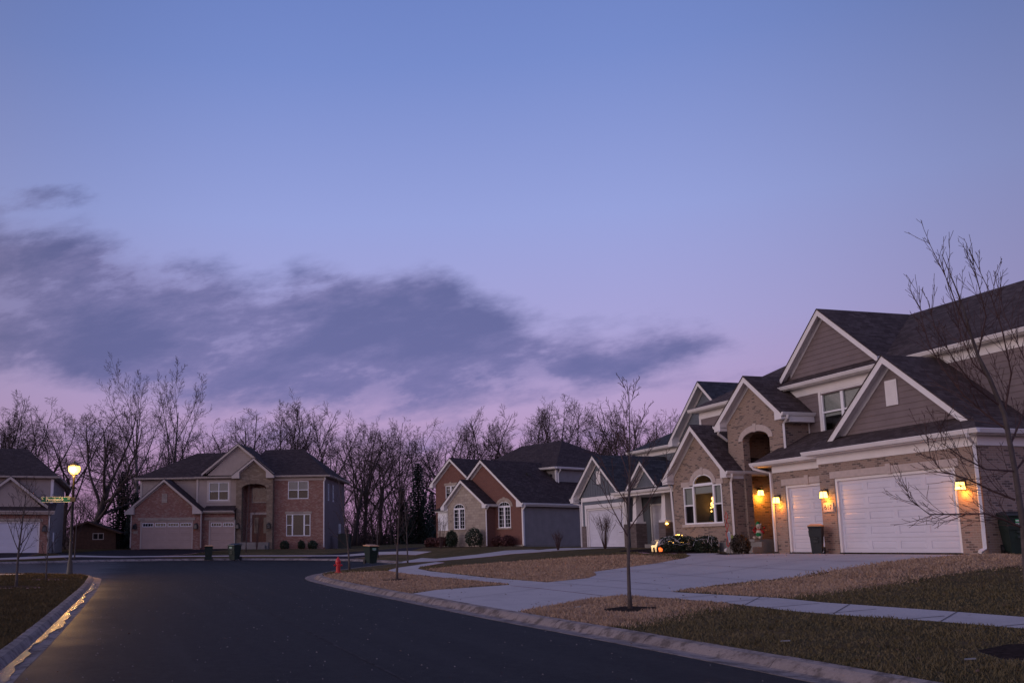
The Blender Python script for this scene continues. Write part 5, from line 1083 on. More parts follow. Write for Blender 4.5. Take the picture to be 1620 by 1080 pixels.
def tree_meshes(st, H_, r0, seed, m0, m1, lean=(0, 0), trunkf=.32, split=1, sides=(7, 5, 4, 3, 3), env=0):
    rg = random.Random(seed); out = []; L0 = H_*trunkf
    branch(out, rg, Vector((0, 0, -.15)), Vector((lean[0], lean[1], 1)).normalized(), L0, r0, 0, st)
    zm = max(q[1][-1].z for q in out)
    if env:                         # round the crown off
        mx = sorted(q[1][-1].z for q in out)[int(len(out)*.985)]; cz, rz_, rx_ = mx*.60, mx*.42, mx*env; keep = []; ct = sum((q[1][-1] for q in out), Vector())/len(out)
        for lev, pp, rr in out:
            if lev == 0: keep.append((lev, pp, rr)); continue
            n_ = 0
            for p in pp:
                g_ = 1+.16*sin(p.x*1.3+seed)+.12*sin(p.y*1.7+p.z*.9)
                if p.z > cz*.7 and ((p.x-ct.x)**2+(p.y-ct.y)**2)/rx_**2+((p.z-cz)/rz_)**2 > g_: break
                n_ += 1
            if n_ >= 2: keep.append((lev, pp[:n_], rr[:n_]))
        out = keep; zm = max(p.z for q in out for p in q[1])
    k = H_/zm
    a_, b_ = MB(), MB()
    for lev, pts_, rad in out:
        P = [Vector((p.x*k, p.y*k, p.z*k)) for p in pts_]
        if lev == 0: rad = [rad[0]*1.35]+rad[1:]
        (a_ if lev <= split else b_).tube(P, rad, sides[lev], cap=lev == 0)
    return a_, b_
def tree(name, label, loc, meshes, m0, m1, group=None, rz=0, sc=1, cat='tree'):
    t_ = thing(name, label, cat, loc, rz, group); t_.scale = (sc, sc, sc)
    tr = meshes[0].build('trunk', m0, t_, smooth=True, uv=False); cr = meshes[1].build('crown', m1, t_, uv=False); return t_
def tree_copy(src, label, loc, rz, sc):
    c = copy_tree(src); c.location = loc; c.rotation_euler = (0, 0, rz); c.scale = (sc, sc, sc); c['label'] = label; return c
GB = 'bare trees of the wood behind the houses'
PROTO = {}
def proto(key, st, H_, r0, seed, lean=(0, 0), tf=.32): PROTO[key] = [None, H_, tree_meshes(st, H_, r0, seed, BARK, TWIG, lean, tf, env=0 if key[0] == 't' or key == 'o4' else (.36 if key[0] == 'o' else .30))]
proto('o1', OAK, 16, .27, 11); proto('o2', OAK, 16, .28, 23, (.1, 0)); proto('o3', OAK, 16, .26, 37, (-.08, .05)); proto('o4', OAK, 15, .42, 41, (.5, .0), .30)
proto('v1', VASE, 17, .25, 53, (0, 0), .30); proto('v2', VASE, 17, .26, 61, (.06, 0), .26); proto('v3', VASE, 17, .24, 79, (-.05, 0), .28)
proto('t1', TALL, 21, .30, 83, (-.02, 0), .9); proto('t2', TALL, 20, .26, 97, (.16, 0), .85)
wood = [  # x, top y on the photograph's grid, distance, kind, where it stands
 (-25, 640, 112, 'o1', 'bare tree behind the hipped roof at the far left edge'),
 (12, 616, 113, 'v3', 'bare tree with upright twigs rising over the dark hip roof of the gabled house'),
 (38, 618, 116, 'o2', 'bare forked tree rising over the right end of the gabled house roof'),
 (84, 622, 110, 'o1', 'bare black limbed tree straight above the street name sign'),
 (112, 624, 114, 'o3', 'bare tree whose crown spreads above the lit street lamp'),
 (140, 640, 101, 'o4', 'big dark tree leaning right over the brown cabin'),
 (186, 668, 117, 'o2', 'bare tree between the brown cabin and the tall pale tree'),
 (228, 558, 108, 't1', 'tallest bare tree, with a straight pale trunk, left of the brick tower house roof'),
 (258, 568, 111, 't2', 'tall bare tree leaning right, standing beside the tallest tree'),
 (210, 700, 121, 'o1', 'low bare tree behind the left eave of the tower house'),
 (312, 643, 113, 'o1', 'bare round crowned tree behind the long left slope of the tower house roof'),
 (290, 690, 122, 'v1', 'small dark tree low behind the left slope of the tower house roof'),
 (352, 668, 119, 'o3', 'bare tree just left of the high beige gable'),
 (388, 640, 114, 'o2', 'bare tree rising behind the peak of the beige gable'),
 (424, 668, 118, 'o3', 'thin bare tree right of the beige gable peak'),
 (452, 612, 111, 'v1', 'dense upright bare tree, tallest behind the tower house ridge'),
 (486, 622, 115, 'v2', 'upright bare tree above the right end of the tower house ridge'),
 (516, 640, 119, 'v3', 'bare tree behind the right hip of the tower house'),
 (556, 648, 100, 'o2', 'broad bare tree just right of the tower house'),
 (574, 646, 116, 'v1', 'bare tree behind the broad tree right of the tower house'),
 (600, 655, 104, 'o1', 'bare tree over the green bin by the kerb'),
 (633, 660, 117, 'v3', 'bare tree left of the dark spruce'),
 (664, 668, 121, 'v2', 'bare tree directly behind the dark spruce'),
 (697, 645, 112, 'o3', 'bare tree above the left gable of the stone fronted house'),
 (722, 652, 118, 'v1', 'bare tree between the two brick gables of the stone fronted house'),
 (764, 640, 113, 'v2', 'bare tree above the right brick gable of the stone fronted house'),
 (800, 634, 117, 'v3', 'reddish bare tree above the middle of the stone fronted house roof'),
 (838, 624, 112, 'v1', 'bare tree above the roof vents of the stone fronted house'),
 (872, 616, 115, 'v2', 'tallest bare tree above the hip peak of the stone fronted house'),
 (904, 622, 112, 'o1', 'bare tree right of the hip peak of the stone fronted house'),
 (934, 650, 118, 'v3', 'low bare tree above the left slope of the blue gabled garage'),
 (962, 668, 108, 'o2', 'bare tree left of the young street tree top'),
 (988, 614, 104, 'v1', 'dense bare tree behind the young street tree top'),
 (1012, 640, 113, 'v2', 'narrow bare tree between the two round crowned trees'),
 (1046, 619, 103, 'v3', 'round crowned bare tree above the blue house roof'),
 (566, 735, 101, 'v2', 'low dense bare tree close to the right wall of the tower house'),
 (590, 748, 103, 'o1', 'low bare tree above the lid of the green bin'),
 (618, 742, 100, 'v3', 'low tangled bare tree behind the pale trunked young tree'),
 (650, 752, 106, 'o3', 'low bare tree at the foot of the dark pointed spruce'),
 (160, 748, 107, 'v1', 'low dense bare tree behind the roof of the brown cabin'),
 (128, 765, 109, 'o2', 'low bare tree behind the lamp post, left of the brown cabin'),
]
for i, (px, py, ds, kd, lb) in enumerate(wood):
    top = at_depth(px, py, ds); gz_ = T1(top.x, top.y)-.1; h = (top.z-gz_)*(1 if kd[0] == 't' else (.94, 1.0, .89, .97)[i % 4]); sc = h/PROTO[kd][1]; P = PROTO[kd]; rz = 0 if kd in ('o4', 't1', 't2') else (i*2.1) % 6.28
    if P[0] is None:
        P[0] = tree('bare_tree', lb, (top.x, top.y, gz_), P[2], BARKG if kd[0] == 't' else BARK, TWIG, GB, rz, sc)
    else: tree_copy(P[0], lb, (top.x, top.y, gz_), rz, sc)
# the dark spruces
def spruce(H_, R_, seed):
    rg = random.Random(seed); a_, b_ = MB(), MB(); a_.tube([(0, 0, -.1), (0, 0, H_*.5), (0, 0, H_*.97)], [H_*.018, H_*.011, .015], 6)
    z = H_*.06
    while z < H_*.99:
        f = 1-z/H_; n = int(5+7*f); a0 = rg.uniform(0, 6.28)
        for j in range(n):
            an = a0+6.283*j/n+rg.uniform(-.25, .25); L = R_*(f**.85)*rg.uniform(.7, 1.1)+.1; d = Vector((cos(an), sin(an), 0)); s_ = Vector((-sin(an), cos(an), 0)); k = max(3, int(L/.28))
            for i in range(k):
                t_ = (i+.5)/k; p = Vector((0, 0, z))+d*(L*t_)+Vector((0, 0, -.34*L*t_*t_+.10*L*t_))
                for sg in (-1, 1):
                    w_ = (.16+.30*L*(1-t_)*.5)*rg.uniform(.6, 1.2); q = p+s_*(sg*w_)+d*w_*.5+Vector((0, 0, -.10-rg.uniform(0, .16)))
                    b_.face([p-d*.10, p+d*.16, q+Vector((0, 0, rg.uniform(-.05, .05)))])
                    b_.face([p-d*.05, p+d*.1+Vector((0, 0, -.22*rg.uniform(.5, 1))), q*.6+p*.4])
        z += H_*.022+.05
    return a_, b_
sp_ = None
for px, py, ds, lb in ((661, 729, 98, 'dark pointed spruce left of the stone fronted house'), (636, 770, 101, 'low dark spruce behind the young trees left of the taller spruce'), (683, 776, 104, 'dark spruce partly hidden by the left brick corner of the stone fronted house'), (197, 742, 104, 'dark spruce between the brown cabin and the tower house'), (216, 776, 100, 'low spruce against the left wall of the tower house')):
    top = at_depth(px, py, ds); g0 = T1(top.x, top.y); h = top.z-g0
    if sp_ is None: sp_ = (tree('spruce_tree', lb, (top.x, top.y, g0), spruce(9, 2.3, 4), BARK, NEEDLE, 'dark spruces among the bare trees', 0, h/9), 9)
    else: c = tree_copy(sp_[0], lb, (top.x, top.y, g0), px, h/9); c.scale = (h/9*1.15, h/9*1.15, h/9)
# brushwood filling the wood's foot
rg = random.Random(77); mb = MB()
for k in range(3400):
    x = rg.uniform(-75, 62); y = rg.uniform(103, 126)+abs(x)*.02; h = rg.uniform(1.5, 6.0)*rg.uniform(.6, 1)*(1.35 if -14 < x < 12 else 1); p = Vector((x, y, 1.9)); d = Vector((rg.gauss(0, .25), rg.gauss(0, .2), 1)).normalized()
    q = p+d*h*.5; q2 = q+(d+Vector((rg.gauss(0, .25), rg.gauss(0, .2), .1))).normalized()*h*.5; r_ = rg.uniform(.02, .05); mb.tube([p, q, q2], [r_, r_*.8, r_*.5], 3, cap=False)
    for j in range(rg.randint(4, 7)):
        b_ = p.lerp(q2, rg.uniform(.15, .9)); e_ = b_+Vector((rg.gauss(0, .7), rg.gauss(0, .5), rg.uniform(.2, 1.2))); mb.tube([b_, e_], [r_*.6, .012], 3, cap=False)
    for j in range(5): b_ = p+Vector((rg.gauss(0, .8), rg.gauss(0, .5), rg.uniform(-.6, 1.1))); s_ = rg.uniform(.15, .45); mb.face([b_, b_+Vector((s_, rg.uniform(-.2, .2), rg.uniform(-.1, .3))), b_+Vector((s_*.3, rg.uniform(-.2, .2), s_))])
o = mb.build('undergrowth', TWIG, uv=False); tag(o, 'tangled leafless brush along the foot of the wood', 'undergrowth', kind='stuff')

# ------------------------------------------------------------------ young street trees
def gp(px, py, dz=0): x, y = ground_at(px, py); return Vector((x, y, T1(x, y)+dz))
p = gp(997, 962); h = at_depth(997, 588, p.y).z-p.z
tree('young_tree', 'young bare street tree in a mulch ring beside the concrete driveway apron', p, tree_meshes(dict(YOUNG, start=[.27, .15, .2], num=[(14, 15), (4, 6), (3, 4)], len=[(.34, .46), (.30, .48), (.35, .55)], taper=[.72, .5, .4]), h, .043, 3, BARKY, TWIGR, (0, 0), .97, 0, (9, 5, 4, 3)), BARKY, TWIGR)
# the near tree at the right edge: its leader leans left, long low boughs sweep up
px_, py_ = 1633, 1033; p = gp(px_, py_); rg = random.Random(12); out = []
W3 = lambda x, y, dd=0: at_depth(x, y, p.y+dd)-p
trunk = [Vector((0, 0, -.1)), W3(1626, 930), W3(1619, 835), W3(1606, 745), W3(1589, 655), W3(1566, 600), W3(1547, 562), W3(1533, 520), W3(1527, 495), W3(1512, 455), W3(1490, 402)]
trad = [.058, .043, .037, .033, .029, .026, .021, .018, .013, .008, .004]
stB = dict(YOUNG, seg=[6, 5, 5, 3], num=[(6, 8), (4, 5), (2, 3)], start=[.2, .2, .3], ang=[(20, 36), (20, 36), (22, 38)], len=[(.30, .5), (.34, .5), (.25, .4)], up=[.05, .07, .05, .03], rmin=.004, rr=[.62, .6, .6])
limbs = [([(1619, 835), (1590, 822), (1560, 812), (1500, 813), (1470, 813), (1440, 790), (1432, 766)], .020, 0), ([(1606, 790), (1570, 776), (1530, 757), (1490, 745), (1472, 722), (1467, 690)], .022, .3), ([(1606, 745), (1560, 742), (1520, 722), (1490, 700), (1486, 664)], .018, -.4), ([(1594, 680), (1560, 655), (1525, 625), (1490, 580), (1470, 545), (1457, 500), (1454, 452)], .022, .5), ([(1580, 640), (1540, 610), (1510, 570), (1480, 520), (1466, 470)], .018, -.5), ([(1566, 600), (1540, 575), (1520, 530), (1505, 470), (1490, 415)], .016, .2), ([(1547, 562), (1560, 500), (1548, 450), (1534, 392)], .016, -.2), ([(1540, 540), (1520, 500), (1497, 440), (1468, 380)], .016, .1), ([(1589, 655), (1600, 590), (1585, 520), (1565, 460), (1533, 394)], .018, -.3), ([(1600, 700), (1625, 640), (1622, 570), (1590, 500), (1572, 428)], .018, .3), ([(1606, 745), (1650, 690), (1655, 610), (1640, 520)], .02, .4), ([(1615, 810), (1665, 770), (1690, 690), (1680, 600)], .022, 0)]
a_, b_ = MB(), MB(); a_.tube(trunk, trad, 9)
for L, r_, dd in limbs:
    n = len(L); P = [W3(x, y, dd*k/(n-1)) for k, (x, y) in enumerate(L)]; R_ = [max(.0032, .72*r_*(1-.85*k/(n-1))) for k in range(n)]
    (a_ if r_ > .03 else b_).tube(P, R_, 5, cap=False)
    for k in range(1, n):
        for j in range(6):
            q = P[k-1].lerp(P[k], rg.uniform(.1, .95)); d = (P[k]-P[k-1]).normalized(); sub = []
            branch(sub, rg, q, rot_about(d, radians(rg.uniform(22, 42)), rg.uniform(0, 6.28)), rg.uniform(.18, .8)*(1.2-.75*k/n), .0045, 2, dict(stB, up=[0, 0, .10, .06], rmin=.003))
            for lev, pp, rr in sub: b_.tube(pp, rr, 3, cap=False)
tree('young_tree', 'bare tree at the right edge with long low boughs crossing the white garage door', p, (a_, b_), BARKY, TWIGR)
for px, py, ty, st, sd, r_, lb in (
    (628, 917, 752, dict(THIN, start=[.30, .2, .2], num=[(13, 15), (4, 5), (3, 3)]), 31, .05, 'young bare tree with pale trunk on tan grass right of the red hydrant'),
    (553, 902, 742, THIN, 35, .05, 'thin young tree just behind the red hydrant'),
    (598, 883, 770, THIN, 36, .06, 'thin young tree directly behind the green bin with a tan lid'),
    (645, 889.5, 768, THIN, 38, .05, 'thin young tree on the grass tip where the pale walk bends'),
    (389, 873, 752, THIN, 39, .06, 'spindly young tree in front of the stone entry tower'),
    (118, 884, 760, THIN, 42, .05, 'slim young tree behind the street lamp post'),
    (25.5, 928, 748, dict(YOUNG, num=[(15, 17), (4, 5), (3, 3)], start=[.28, .2, .2]), 45, .05, 'young bare tree in front of the white garage door at the left edge'),
    (73, 915.5, 775, THIN, 47, .035, 'thin young sapling in a dark mulch ring beside the lamp post')):
    p = gp(px, py); h = at_depth(px, ty, p.y).z-p.z
    tree('young_tree', lb, p, tree_meshes(st, h, r_, sd, BARKY, TWIGR, (0, 0), .97, 0, (7, 4, 3, 3)), BARKY, TWIG)

# ------------------------------------------------------------------ shrubs
def shrub(name, label, loc, rx, ry, h, m, n, seed, size=.05, flat=False, group=None, loose=0):
    rg = random.Random(seed); t_ = thing(name, label, 'shrub', loc, 0, group); a_, b_ = MB(), MB()
    for k in range(9): an = rg.uniform(0, 6.28); a_.tube([(0, 0, -.03), (cos(an)*rx*.3, sin(an)*ry*.3, h*.4), (cos(an)*rx*.6, sin(an)*ry*.6, h*.75)], [.014, .010, .005], 4, cap=False)
    for k in range(n):
        u, v = rg.uniform(0, 6.28), rg.uniform(-.75, 1); r_ = rg.uniform(.72, 1.02)+.05*sin(u*5)+loose*rg.uniform(-.3, .3); c_ = sqrt(max(0, 1-v*v))
        if flat: r_ *= 1/max(abs(cos(u)*c_)**4+abs(sin(u)*c_)**4+abs(v)**4, 1e-3)**.25*.86
        p = Vector((cos(u)*c_*rx*r_, sin(u)*c_*ry*r_, h*.42+v*h*.55*r_)); d = Vector((rg.gauss(0, 1), rg.gauss(0, 1), rg.gauss(0, 1))).normalized(); o = d.orthogonal().normalized(); s_ = size*rg.uniform(.6, 1.4)
        if p.z > .01: b_.face([p-o*s_*.5, p+d*s_, p+o*s_*.5, p-d*s_*.4])
    a_.build('stem', BARK, t_, uv=False); b_.build('foliage', m, t_, uv=False); return t_
def lights_on(t_, rx, ry, h, n, seed, m, name='light_string'):
    rg = random.Random(seed); mb = MB()
    for k in range(n):
        u, v = rg.uniform(0, 6.28), rg.uniform(.0, 1); c_ = sqrt(1-v*v); mb.ball((cos(u)*c_*rx*1.03, sin(u)*c_*ry*1.03, h*.42+v*h*.58), .018, 5, 3)
    mb.build(name, m, t_, uv=False)
def wires(t_, rx, ry, h, n, seed):
    rg = random.Random(seed); mb = MB()
    for k in range(n):
        u = rg.uniform(0, 6.28); P = []
        for j in range(6): v = rg.uniform(-.1, .9); c_ = sqrt(1-min(1, v*v)); P.append((cos(u)*c_*rx*1.04, sin(u)*c_*ry*1.04, h*.42+v*h*.55)); u += rg.uniform(.1, .45)
        mb.tube(P, .008, 3, cap=False)
    mb.build('wire_string', WHITE, t_, uv=False)
hA = lambda u, y: (lambda q: Vector((q[0], q[1], T1(*q))))(gA(u, y))
t_ = shrub('boxwood_shrub', 'dark clipped hedge shrub strung with pale wires beside the orange lantern', hA(-9.45, -.25), .90, .38, .74, LEAFD, 2600, 1, .055, True); wires(t_, .90, .38, .74, 16, 2)
t_ = shrub('boxwood_shrub', 'dark clipped shrub with loops of white cord under the arched window', hA(-7.75, .0), .52, .40, .78, LEAFD, 2000, 2, .055, True); wires(t_, .52, .40, .78, 11, 3)
shrub('boxwood_shrub', 'round brownish shrub at the porch step', hA(-4.35, -.75),   .36, .36, .74, LEAFB, 2000, 3, .05)
t_ = shrub('boxwood_shrub', 'small dark shrub dotted with amber lights behind the lit deer', hA(-10.3, .25), .38, .36, .72, LEAFD, 1000, 4, .055); lights_on(t_, .38, .36, .72, 26, 5, FAIRY)
hC = lambda u, y: (lambda q: Vector((q[0], q[1], T1(*q))))(hl(CO, CH, u, y))
for u, y, rx, h, m, lb, sd in ((-3.5, -1.5, .62, 1.35, LEAFD, 'large black-green evergreen shrub at the corner of the stone gable', 11), (-6.0, -1.6, .42, 1.25, LEAFD, 'upright dark shrub under the arched window of the stone gable', 12), (-7.2, -1.6, .55, .75, LEAFR, 'russet shrub left of the arched window in the stone gable', 13), (-8.9, -1.4, .5, .7, LEAFR, 'russet shrub below the white bay panel', 14), (-1.9, -.6, .5, .75, LEAFR, 'russet shrub left under the right arched window of the red brick gable', 15), (-.9, -.6, .5, .8, LEAFR, 'russet shrub beside the white downspout of the red brick gable', 16)):
    shrub('shrub', lb, hC(u, y), rx, rx, h, m, 1000, sd, .09, group='shrubs in front of the stone fronted house')
for u, lb, rx in ((13.0, 'leftmost low dark shrub under the picture window of the tower house', .4), (14.5, 'middle low shrub under the picture window of the tower house', .3), (15.5, 'low dark shrub nearest the right corner of the tower house', .42)):
    q = hD(u, .8); shrub('shrub', lb, (q[0], q[1], T1(*q)), rx, rx, .75, LEAFD, 500, int(u*7), .1, group='low shrubs of the tower house')
def bare_shrub(label, loc, h, w_, seed, n=26):
    rg = random.Random(seed); t_ = thing('bare_shrub', label, 'shrub', loc); a_, b_ = MB(), MB()
    for k in range(n):
        an = rg.uniform(0, 6.28); s_ = rg.uniform(.2, 1)*w_; P = [Vector((cos(an)*.04, sin(an)*.04, -.02)), Vector((cos(an)*s_*.5, sin(an)*s_*.5, h*.5)), Vector((cos(an)*s_, sin(an)*s_, h*rg.uniform(.75, 1)))]; a_.tube(P, [.012, .009, .005], 3, cap=False)
        for j in range(4): b = P[1].lerp(P[2], rg.random()); b_.tube([b, b+Vector((rg.gauss(0, .1), rg.gauss(0, .1), rg.uniform(.1, .3)))*h], [.006, .004], 3, cap=False)
    a_.build('stem', TWIGR, t_, uv=False); b_.build('twigs', TWIGR, t_, uv=False)
hB = lambda u, y: (lambda q: Vector((q[0], q[1], T1(*q))))(hl(BO, AH, u, y))
bare_shrub('small bare shrub beside the pale driveway before the left white garage door', hB(1.2, -2.2), .95, .35, 5)
bare_shrub('taller bare shrub in front of the dark stone porch piers of the blue house', hB(5.7, -1.6), 1.7, .7, 6, 34)
q = hC(-6.0, -2.6); bare_shrub('small bare ornamental tree in front of the stone gable window', q, 2.4, .6, 7, 16)
q = hD(10.9, -.6); bare_shrub('bare reddish shrub beside the front steps of the stone entry tower', Vector((q[0], q[1], T1(*q))), 3.0, .7, 8, 20)
# ================================================================== street furniture and small things
# street lamp with its lit lantern
p = gp(110, 908); LT = at_depth(117, 742, p.y).z-p.z
t_ = thing('street_lamp', 'lit street lamp on a black post at the corner of the left lawn', 'street lamp', p)
mb = MB(); mb.lathe([(.16, -.1), (.16, .05), (.13, .12), (.11, .5), (.075, .62), (.068, 1.4), (.055, LT-.38), (.075, LT-.36), (.075, LT-.30), (.045, LT-.27)], 14); mb.build('post', BLACKM, t_, smooth=True, uv=False)
mb = MB(); mb.lathe([(.11, LT-.27), (.15, LT-.24), (.15, LT-.21)], 16); mb.lathe([(.25, LT+.14), (.25, LT+.16), (.17, LT+.26), (.05, LT+.31), (.03, LT+.38), (.001, LT+.42)], 16)
for k in range(6): an = k*pi/3; mb.tube([(.15*cos(an), .15*sin(an), LT-.21), (.265*cos(an), .265*sin(an), LT+.04), (.24*cos(an), .24*sin(an), LT+.14)], .008, 4)
mb.build('lantern_cage', BLACKM, t_, uv=False)
mb = MB(); mb.lathe([(.02, LT-.21), (.14, LT-.20), (.235, LT-.08), (.26, LT+.04), (.235, LT+.13), (.02, LT+.135)], 18); mb.build('lantern_glass', LAMPG, t_, smooth=True, uv=False)
ld = bpy.data.lights.new('lamp_light', 'POINT'); ld.energy = 750; ld.color = (1, .52, .14); ld.shadow_soft_size = .2; lo = bpy.data.objects.new('lamp_light', ld); COL.objects.link(lo); lo.parent = t_; lo.location = (0, -.34, LT-.05)
# street name sign clamped to the post
sg = thing('street_sign', 'green street name sign reading Prestwick Ct clamped to the lamp post', 'sign', (p.x, p.y-.09, 0))
q0, q1 = at_depth(66, 790, p.y), at_depth(113, 789.5, p.y); z0 = q0.z-p.z+p.z; w_ = q1.x-q0.x; hh = .24
sg.location = (p.x, p.y-.09, q0.z)
mb = MB(); x1 = q1.x-p.x; x0 = x1-w_; mb.box(x0, x1, -.012, .012, -hh/2, hh/2); pn = mb.build('panel', SIGNG, sg)
mb = MB()
for a_ in ((x0, x1, -hh/2, -hh/2+.012), (x0, x1, hh/2-.012, hh/2)): mb.box(a_[0], a_[1], -.016, -.013, a_[2], a_[3])
mb.build('border', SIGNW, pn)
text_mesh('Prestwick', .20, 'lettering', SIGNW, pn, ((x0+x1)/2-.05, -.018, -.005), (pi/2, 0, 0)); text_mesh('CT', .085, 'lettering', SIGNW, pn, (x1-.09, -.018, .03), (pi/2, 0, 0)); text_mesh('N', .085, 'lettering', SIGNW, pn, (x0+.07, -.018, .03), (pi/2, 0, 0))
mb = MB(); mb.box(x1-.02, x1+.20, -.03, .17, -.10, .10); mb.build('bracket', BLACKM, sg)
# hydrant
p = gp(535, 906.5); hh = at_depth(535, 880, p.y).z-p.z; t_ = thing('fire_hydrant', 'red fire hydrant on the lawn corner beside the kerb', 'fire hydrant', p, .3); s_ = hh/.86
mb = MB(); mb.lathe([(.02, -.05), (.19, -.05), (.19, .02), (.19, .05), (.12, .06), (.115, .12), (.115, .50), (.14, .52), (.14, .56), (.02, .57)], 20); mb.build('barrel', REDP, t_, smooth=False, uv=False)
mb = MB(); mb.lathe([(.145, .56), (.15, .60), (.13, .68), (.09, .75), (.05, .79), (.05, .80), (.035, .80), (.035, .86), (.001, .86)], 20); mb.build('bonnet', REDP, t_, smooth=True, uv=False)
for an in (0, pi, -pi/2):
    big = an == -pi/2; r_ = .075 if big else .055; d = Vector((cos(an), sin(an), 0)); mb = MB(); c = Vector((0, 0, .42)); mb.tube([c+d*.09, c+d*.17], r_*.8, 12); mb.tube([c+d*.165, c+d*.215], r_, 8); mb.tube([c+d*.21, c+d*.245], .022, 5); mb.build('nozzle', REDP, t_, uv=False)
mb = MB()
for k in range(8): an = k*pi/4; mb.tube([(.155*cos(an), .155*sin(an), .05), (.155*cos(an), .155*sin(an), .075)], .018, 6)
mb.build('flange_bolts', REDP, t_, uv=False); t_.scale = (s_, s_, s_)
# wheeled bins
def make_bin(label, loc, rz, h, bodym, lidm, sticker=True, lidtilt=0):
    t_ = thing('trash_bin', label, 'trash bin', loc, rz, 'wheeled bins put out for collection'); k = h/1.12; t_.scale = (k, k, k)
    mb = MB(); mb.hexa([(-.22, -.24, .03), (.22, -.24, .03), (.22, .24, .10), (-.22, .24, .10), (-.29, -.36, .98), (.29, -.36, .98), (.29, .34, .98), (-.29, .34, .98)])
    mb.hexa([(-.30, -.37, .93), (.30, -.37, .93), (.30, .35, .93), (-.30, .35, .93), (-.315, -.39, .995), (.315, -.39, .995), (.315, .36, .995), (-.315, .36, .995)])
    mb.hexa([(-.275, -.345, .62), (.275, -.345, .62), (.27, .31, .62), (-.27, .31, .62), (-.295, -.37, .84), (.295, -.37, .84), (.29, .335, .84), (-.29, .335, .84)])
    mb.box(-.10, .10, -.365, -.30, .42, .47); mb.box(-.10, .10, -.38, -.31, .55, .59)
    mb.build('body', bodym, t_, uv=False)
    l = MB(); l.hexa([(-.325, -.41, 0), (.325, -.41, 0), (.325, .38, 0), (-.325, .38, 0), (-.31, -.40, .045), (.31, -.40, .045), (.31, .37, .055), (-.31, .37, .055)]); l.hexa([(-.29, -.33, .045), (.29, -.33, .045), (.28, .30, .05), (-.28, .30, .05), (-.2, -.22, .085), (.2, -.22, .085), (.2, .2, .09), (-.2, .2, .09)])
    o = l.build('lid', lidm, t_, uv=False); o.location = (0, 0, 1.0); o.rotation_euler = (lidtilt, 0, 0)
    for x in (-.29, .24): q = MB(); q.tube([(x, .30, .13), (x+.055, .30, .13)], .13, 16); q.tube([(x-.006, .30, .13), (x+.061, .30, .13)], .05, 10); q.build('wheel', BLACKM, t_, uv=False)
    q = MB(); q.tube([(-.27, .30, .13), (.27, .30, .13)], .015, 6); q.build('axle', BLACKM, t_, uv=False)
    q = MB(); q.tube([(-.24, .34, .95), (-.24, .44, .97), (.24, .44, .97), (.24, .34, .95)], .018, 6); q.build('handle', bodym, t_, uv=False)
    if sticker:
        q = MB(); q.box(-.12, .12, -.385, -.375, .80, .885); st_ = q.build('sticker', LABG, t_, uv=False); q = MB()
        for z0, z1, w_ in ((.835, .865, .115), (.775, .79, .12), (.75, .762, .07)): q.box(-w_, w_, -.389, -.386, z0, z1)
        q.build('print', LAB, st_, uv=False)
    return t_
def binat(px, py, ty): p = gp(px, py); return p, at_depth(px, ty, p.y).z-p.z
p, h = binat(587, 891.5, 860); p.z = T1(p.x, p.y); make_bin('green bin with a tan lid on the kerb right of the hydrant', p, .5, h, BIN, LIDT, True, .04)
x, y = kp(-10.7, 73.2); h = 1.12; y -= .9
make_bin('dark bin with an orange tan lid, left of the pair on the far kerb', (x-.9, y, float(Gz(y))), .15, at_depth(323, 861, y).z-float(Gz(y)), BIN, LIDT, False)
make_bin('all dark bin, right of the pair on the far kerb', (x+1.05, y, float(Gz(y))), -.6, at_depth(366, 858.5, y).z-float(Gz(y)), BIN, BINK, True, .10)
q = gA(-.52, -.45); make_bin('black bin with a tan lid between the two white garage doors', (q[0], q[1], T1(*q)), -.62, 1.04, BINK, LIDT, False).scale = (.70, .70, .93)
q = gA(6.25, .55); make_bin('dark green bin with a white printed label against the brick side wall', (q[0], q[1], T1(*q)), -.25, 1.22, BIN, BINK, True, .05)
# lit wire deer and orange lantern by the hedge
p = hA(-10.25, -.95); t_ = thing('deer_decoration', 'small lit wire deer standing on the mulch left of the hedge', 'decoration', p, AH+.3)
mb = MB(); mb.tube([(-.34, 0, .50), (-.25, 0, .53), (0, 0, .52), (.18, 0, .55), (.30, 0, .70), (.36, 0, .86), (.44, 0, .90), (.54, 0, .85)], [.06, .10, .10, .12, .08, .055, .06, .025], 8)
for x, y in ((-.26, .06), (-.26, -.06), (.16, .06), (.16, -.06)): mb.tube([(x, y*.8, .5), (x-.02, y, .28), (x+.01, y, 0)], [.045, .026, .022], 5)
for sg in (-1, 1): mb.tube([(.37, sg*.04, .92), (.34, sg*.12, 1.05), (.38, sg*.16, 1.16)], [.016, .012, .008], 4); mb.tube([(.35, sg*.11, 1.03), (.43, sg*.14, 1.1)], .009, 4)
mb.tube([(-.34, 0, .52), (-.42, 0, .58)], [.03, .015], 5); mb.build('body', FAIRYW, t_, smooth=True, uv=False); t_.scale = (.46, .46, .46)
p = hA(-9.75, -.95); t_ = thing('lantern', 'glowing orange lantern on the ground beside the lit deer', 'lantern', p); mb = MB(); mb.lathe([(.02, .04), (.11, .05), (.14, .18), (.14, .30), (.10, .38), (.02, .39)], 12); mb.build('glass', ORANGE, t_, smooth=True, uv=False); mb = MB(); mb.lathe([(.13, -.02), (.13, .05), (.1, .055)], 12); mb.lathe([(.11, .38), (.04, .44), (.001, .45)], 12); mb.tube([(-.1, 0, .38), (-.06, 0, .52), (.06, 0, .52), (.1, 0, .38)], .008, 4); mb.build('frame', BLACKM, t_, uv=False); t_.scale = (.6, .6, .6)
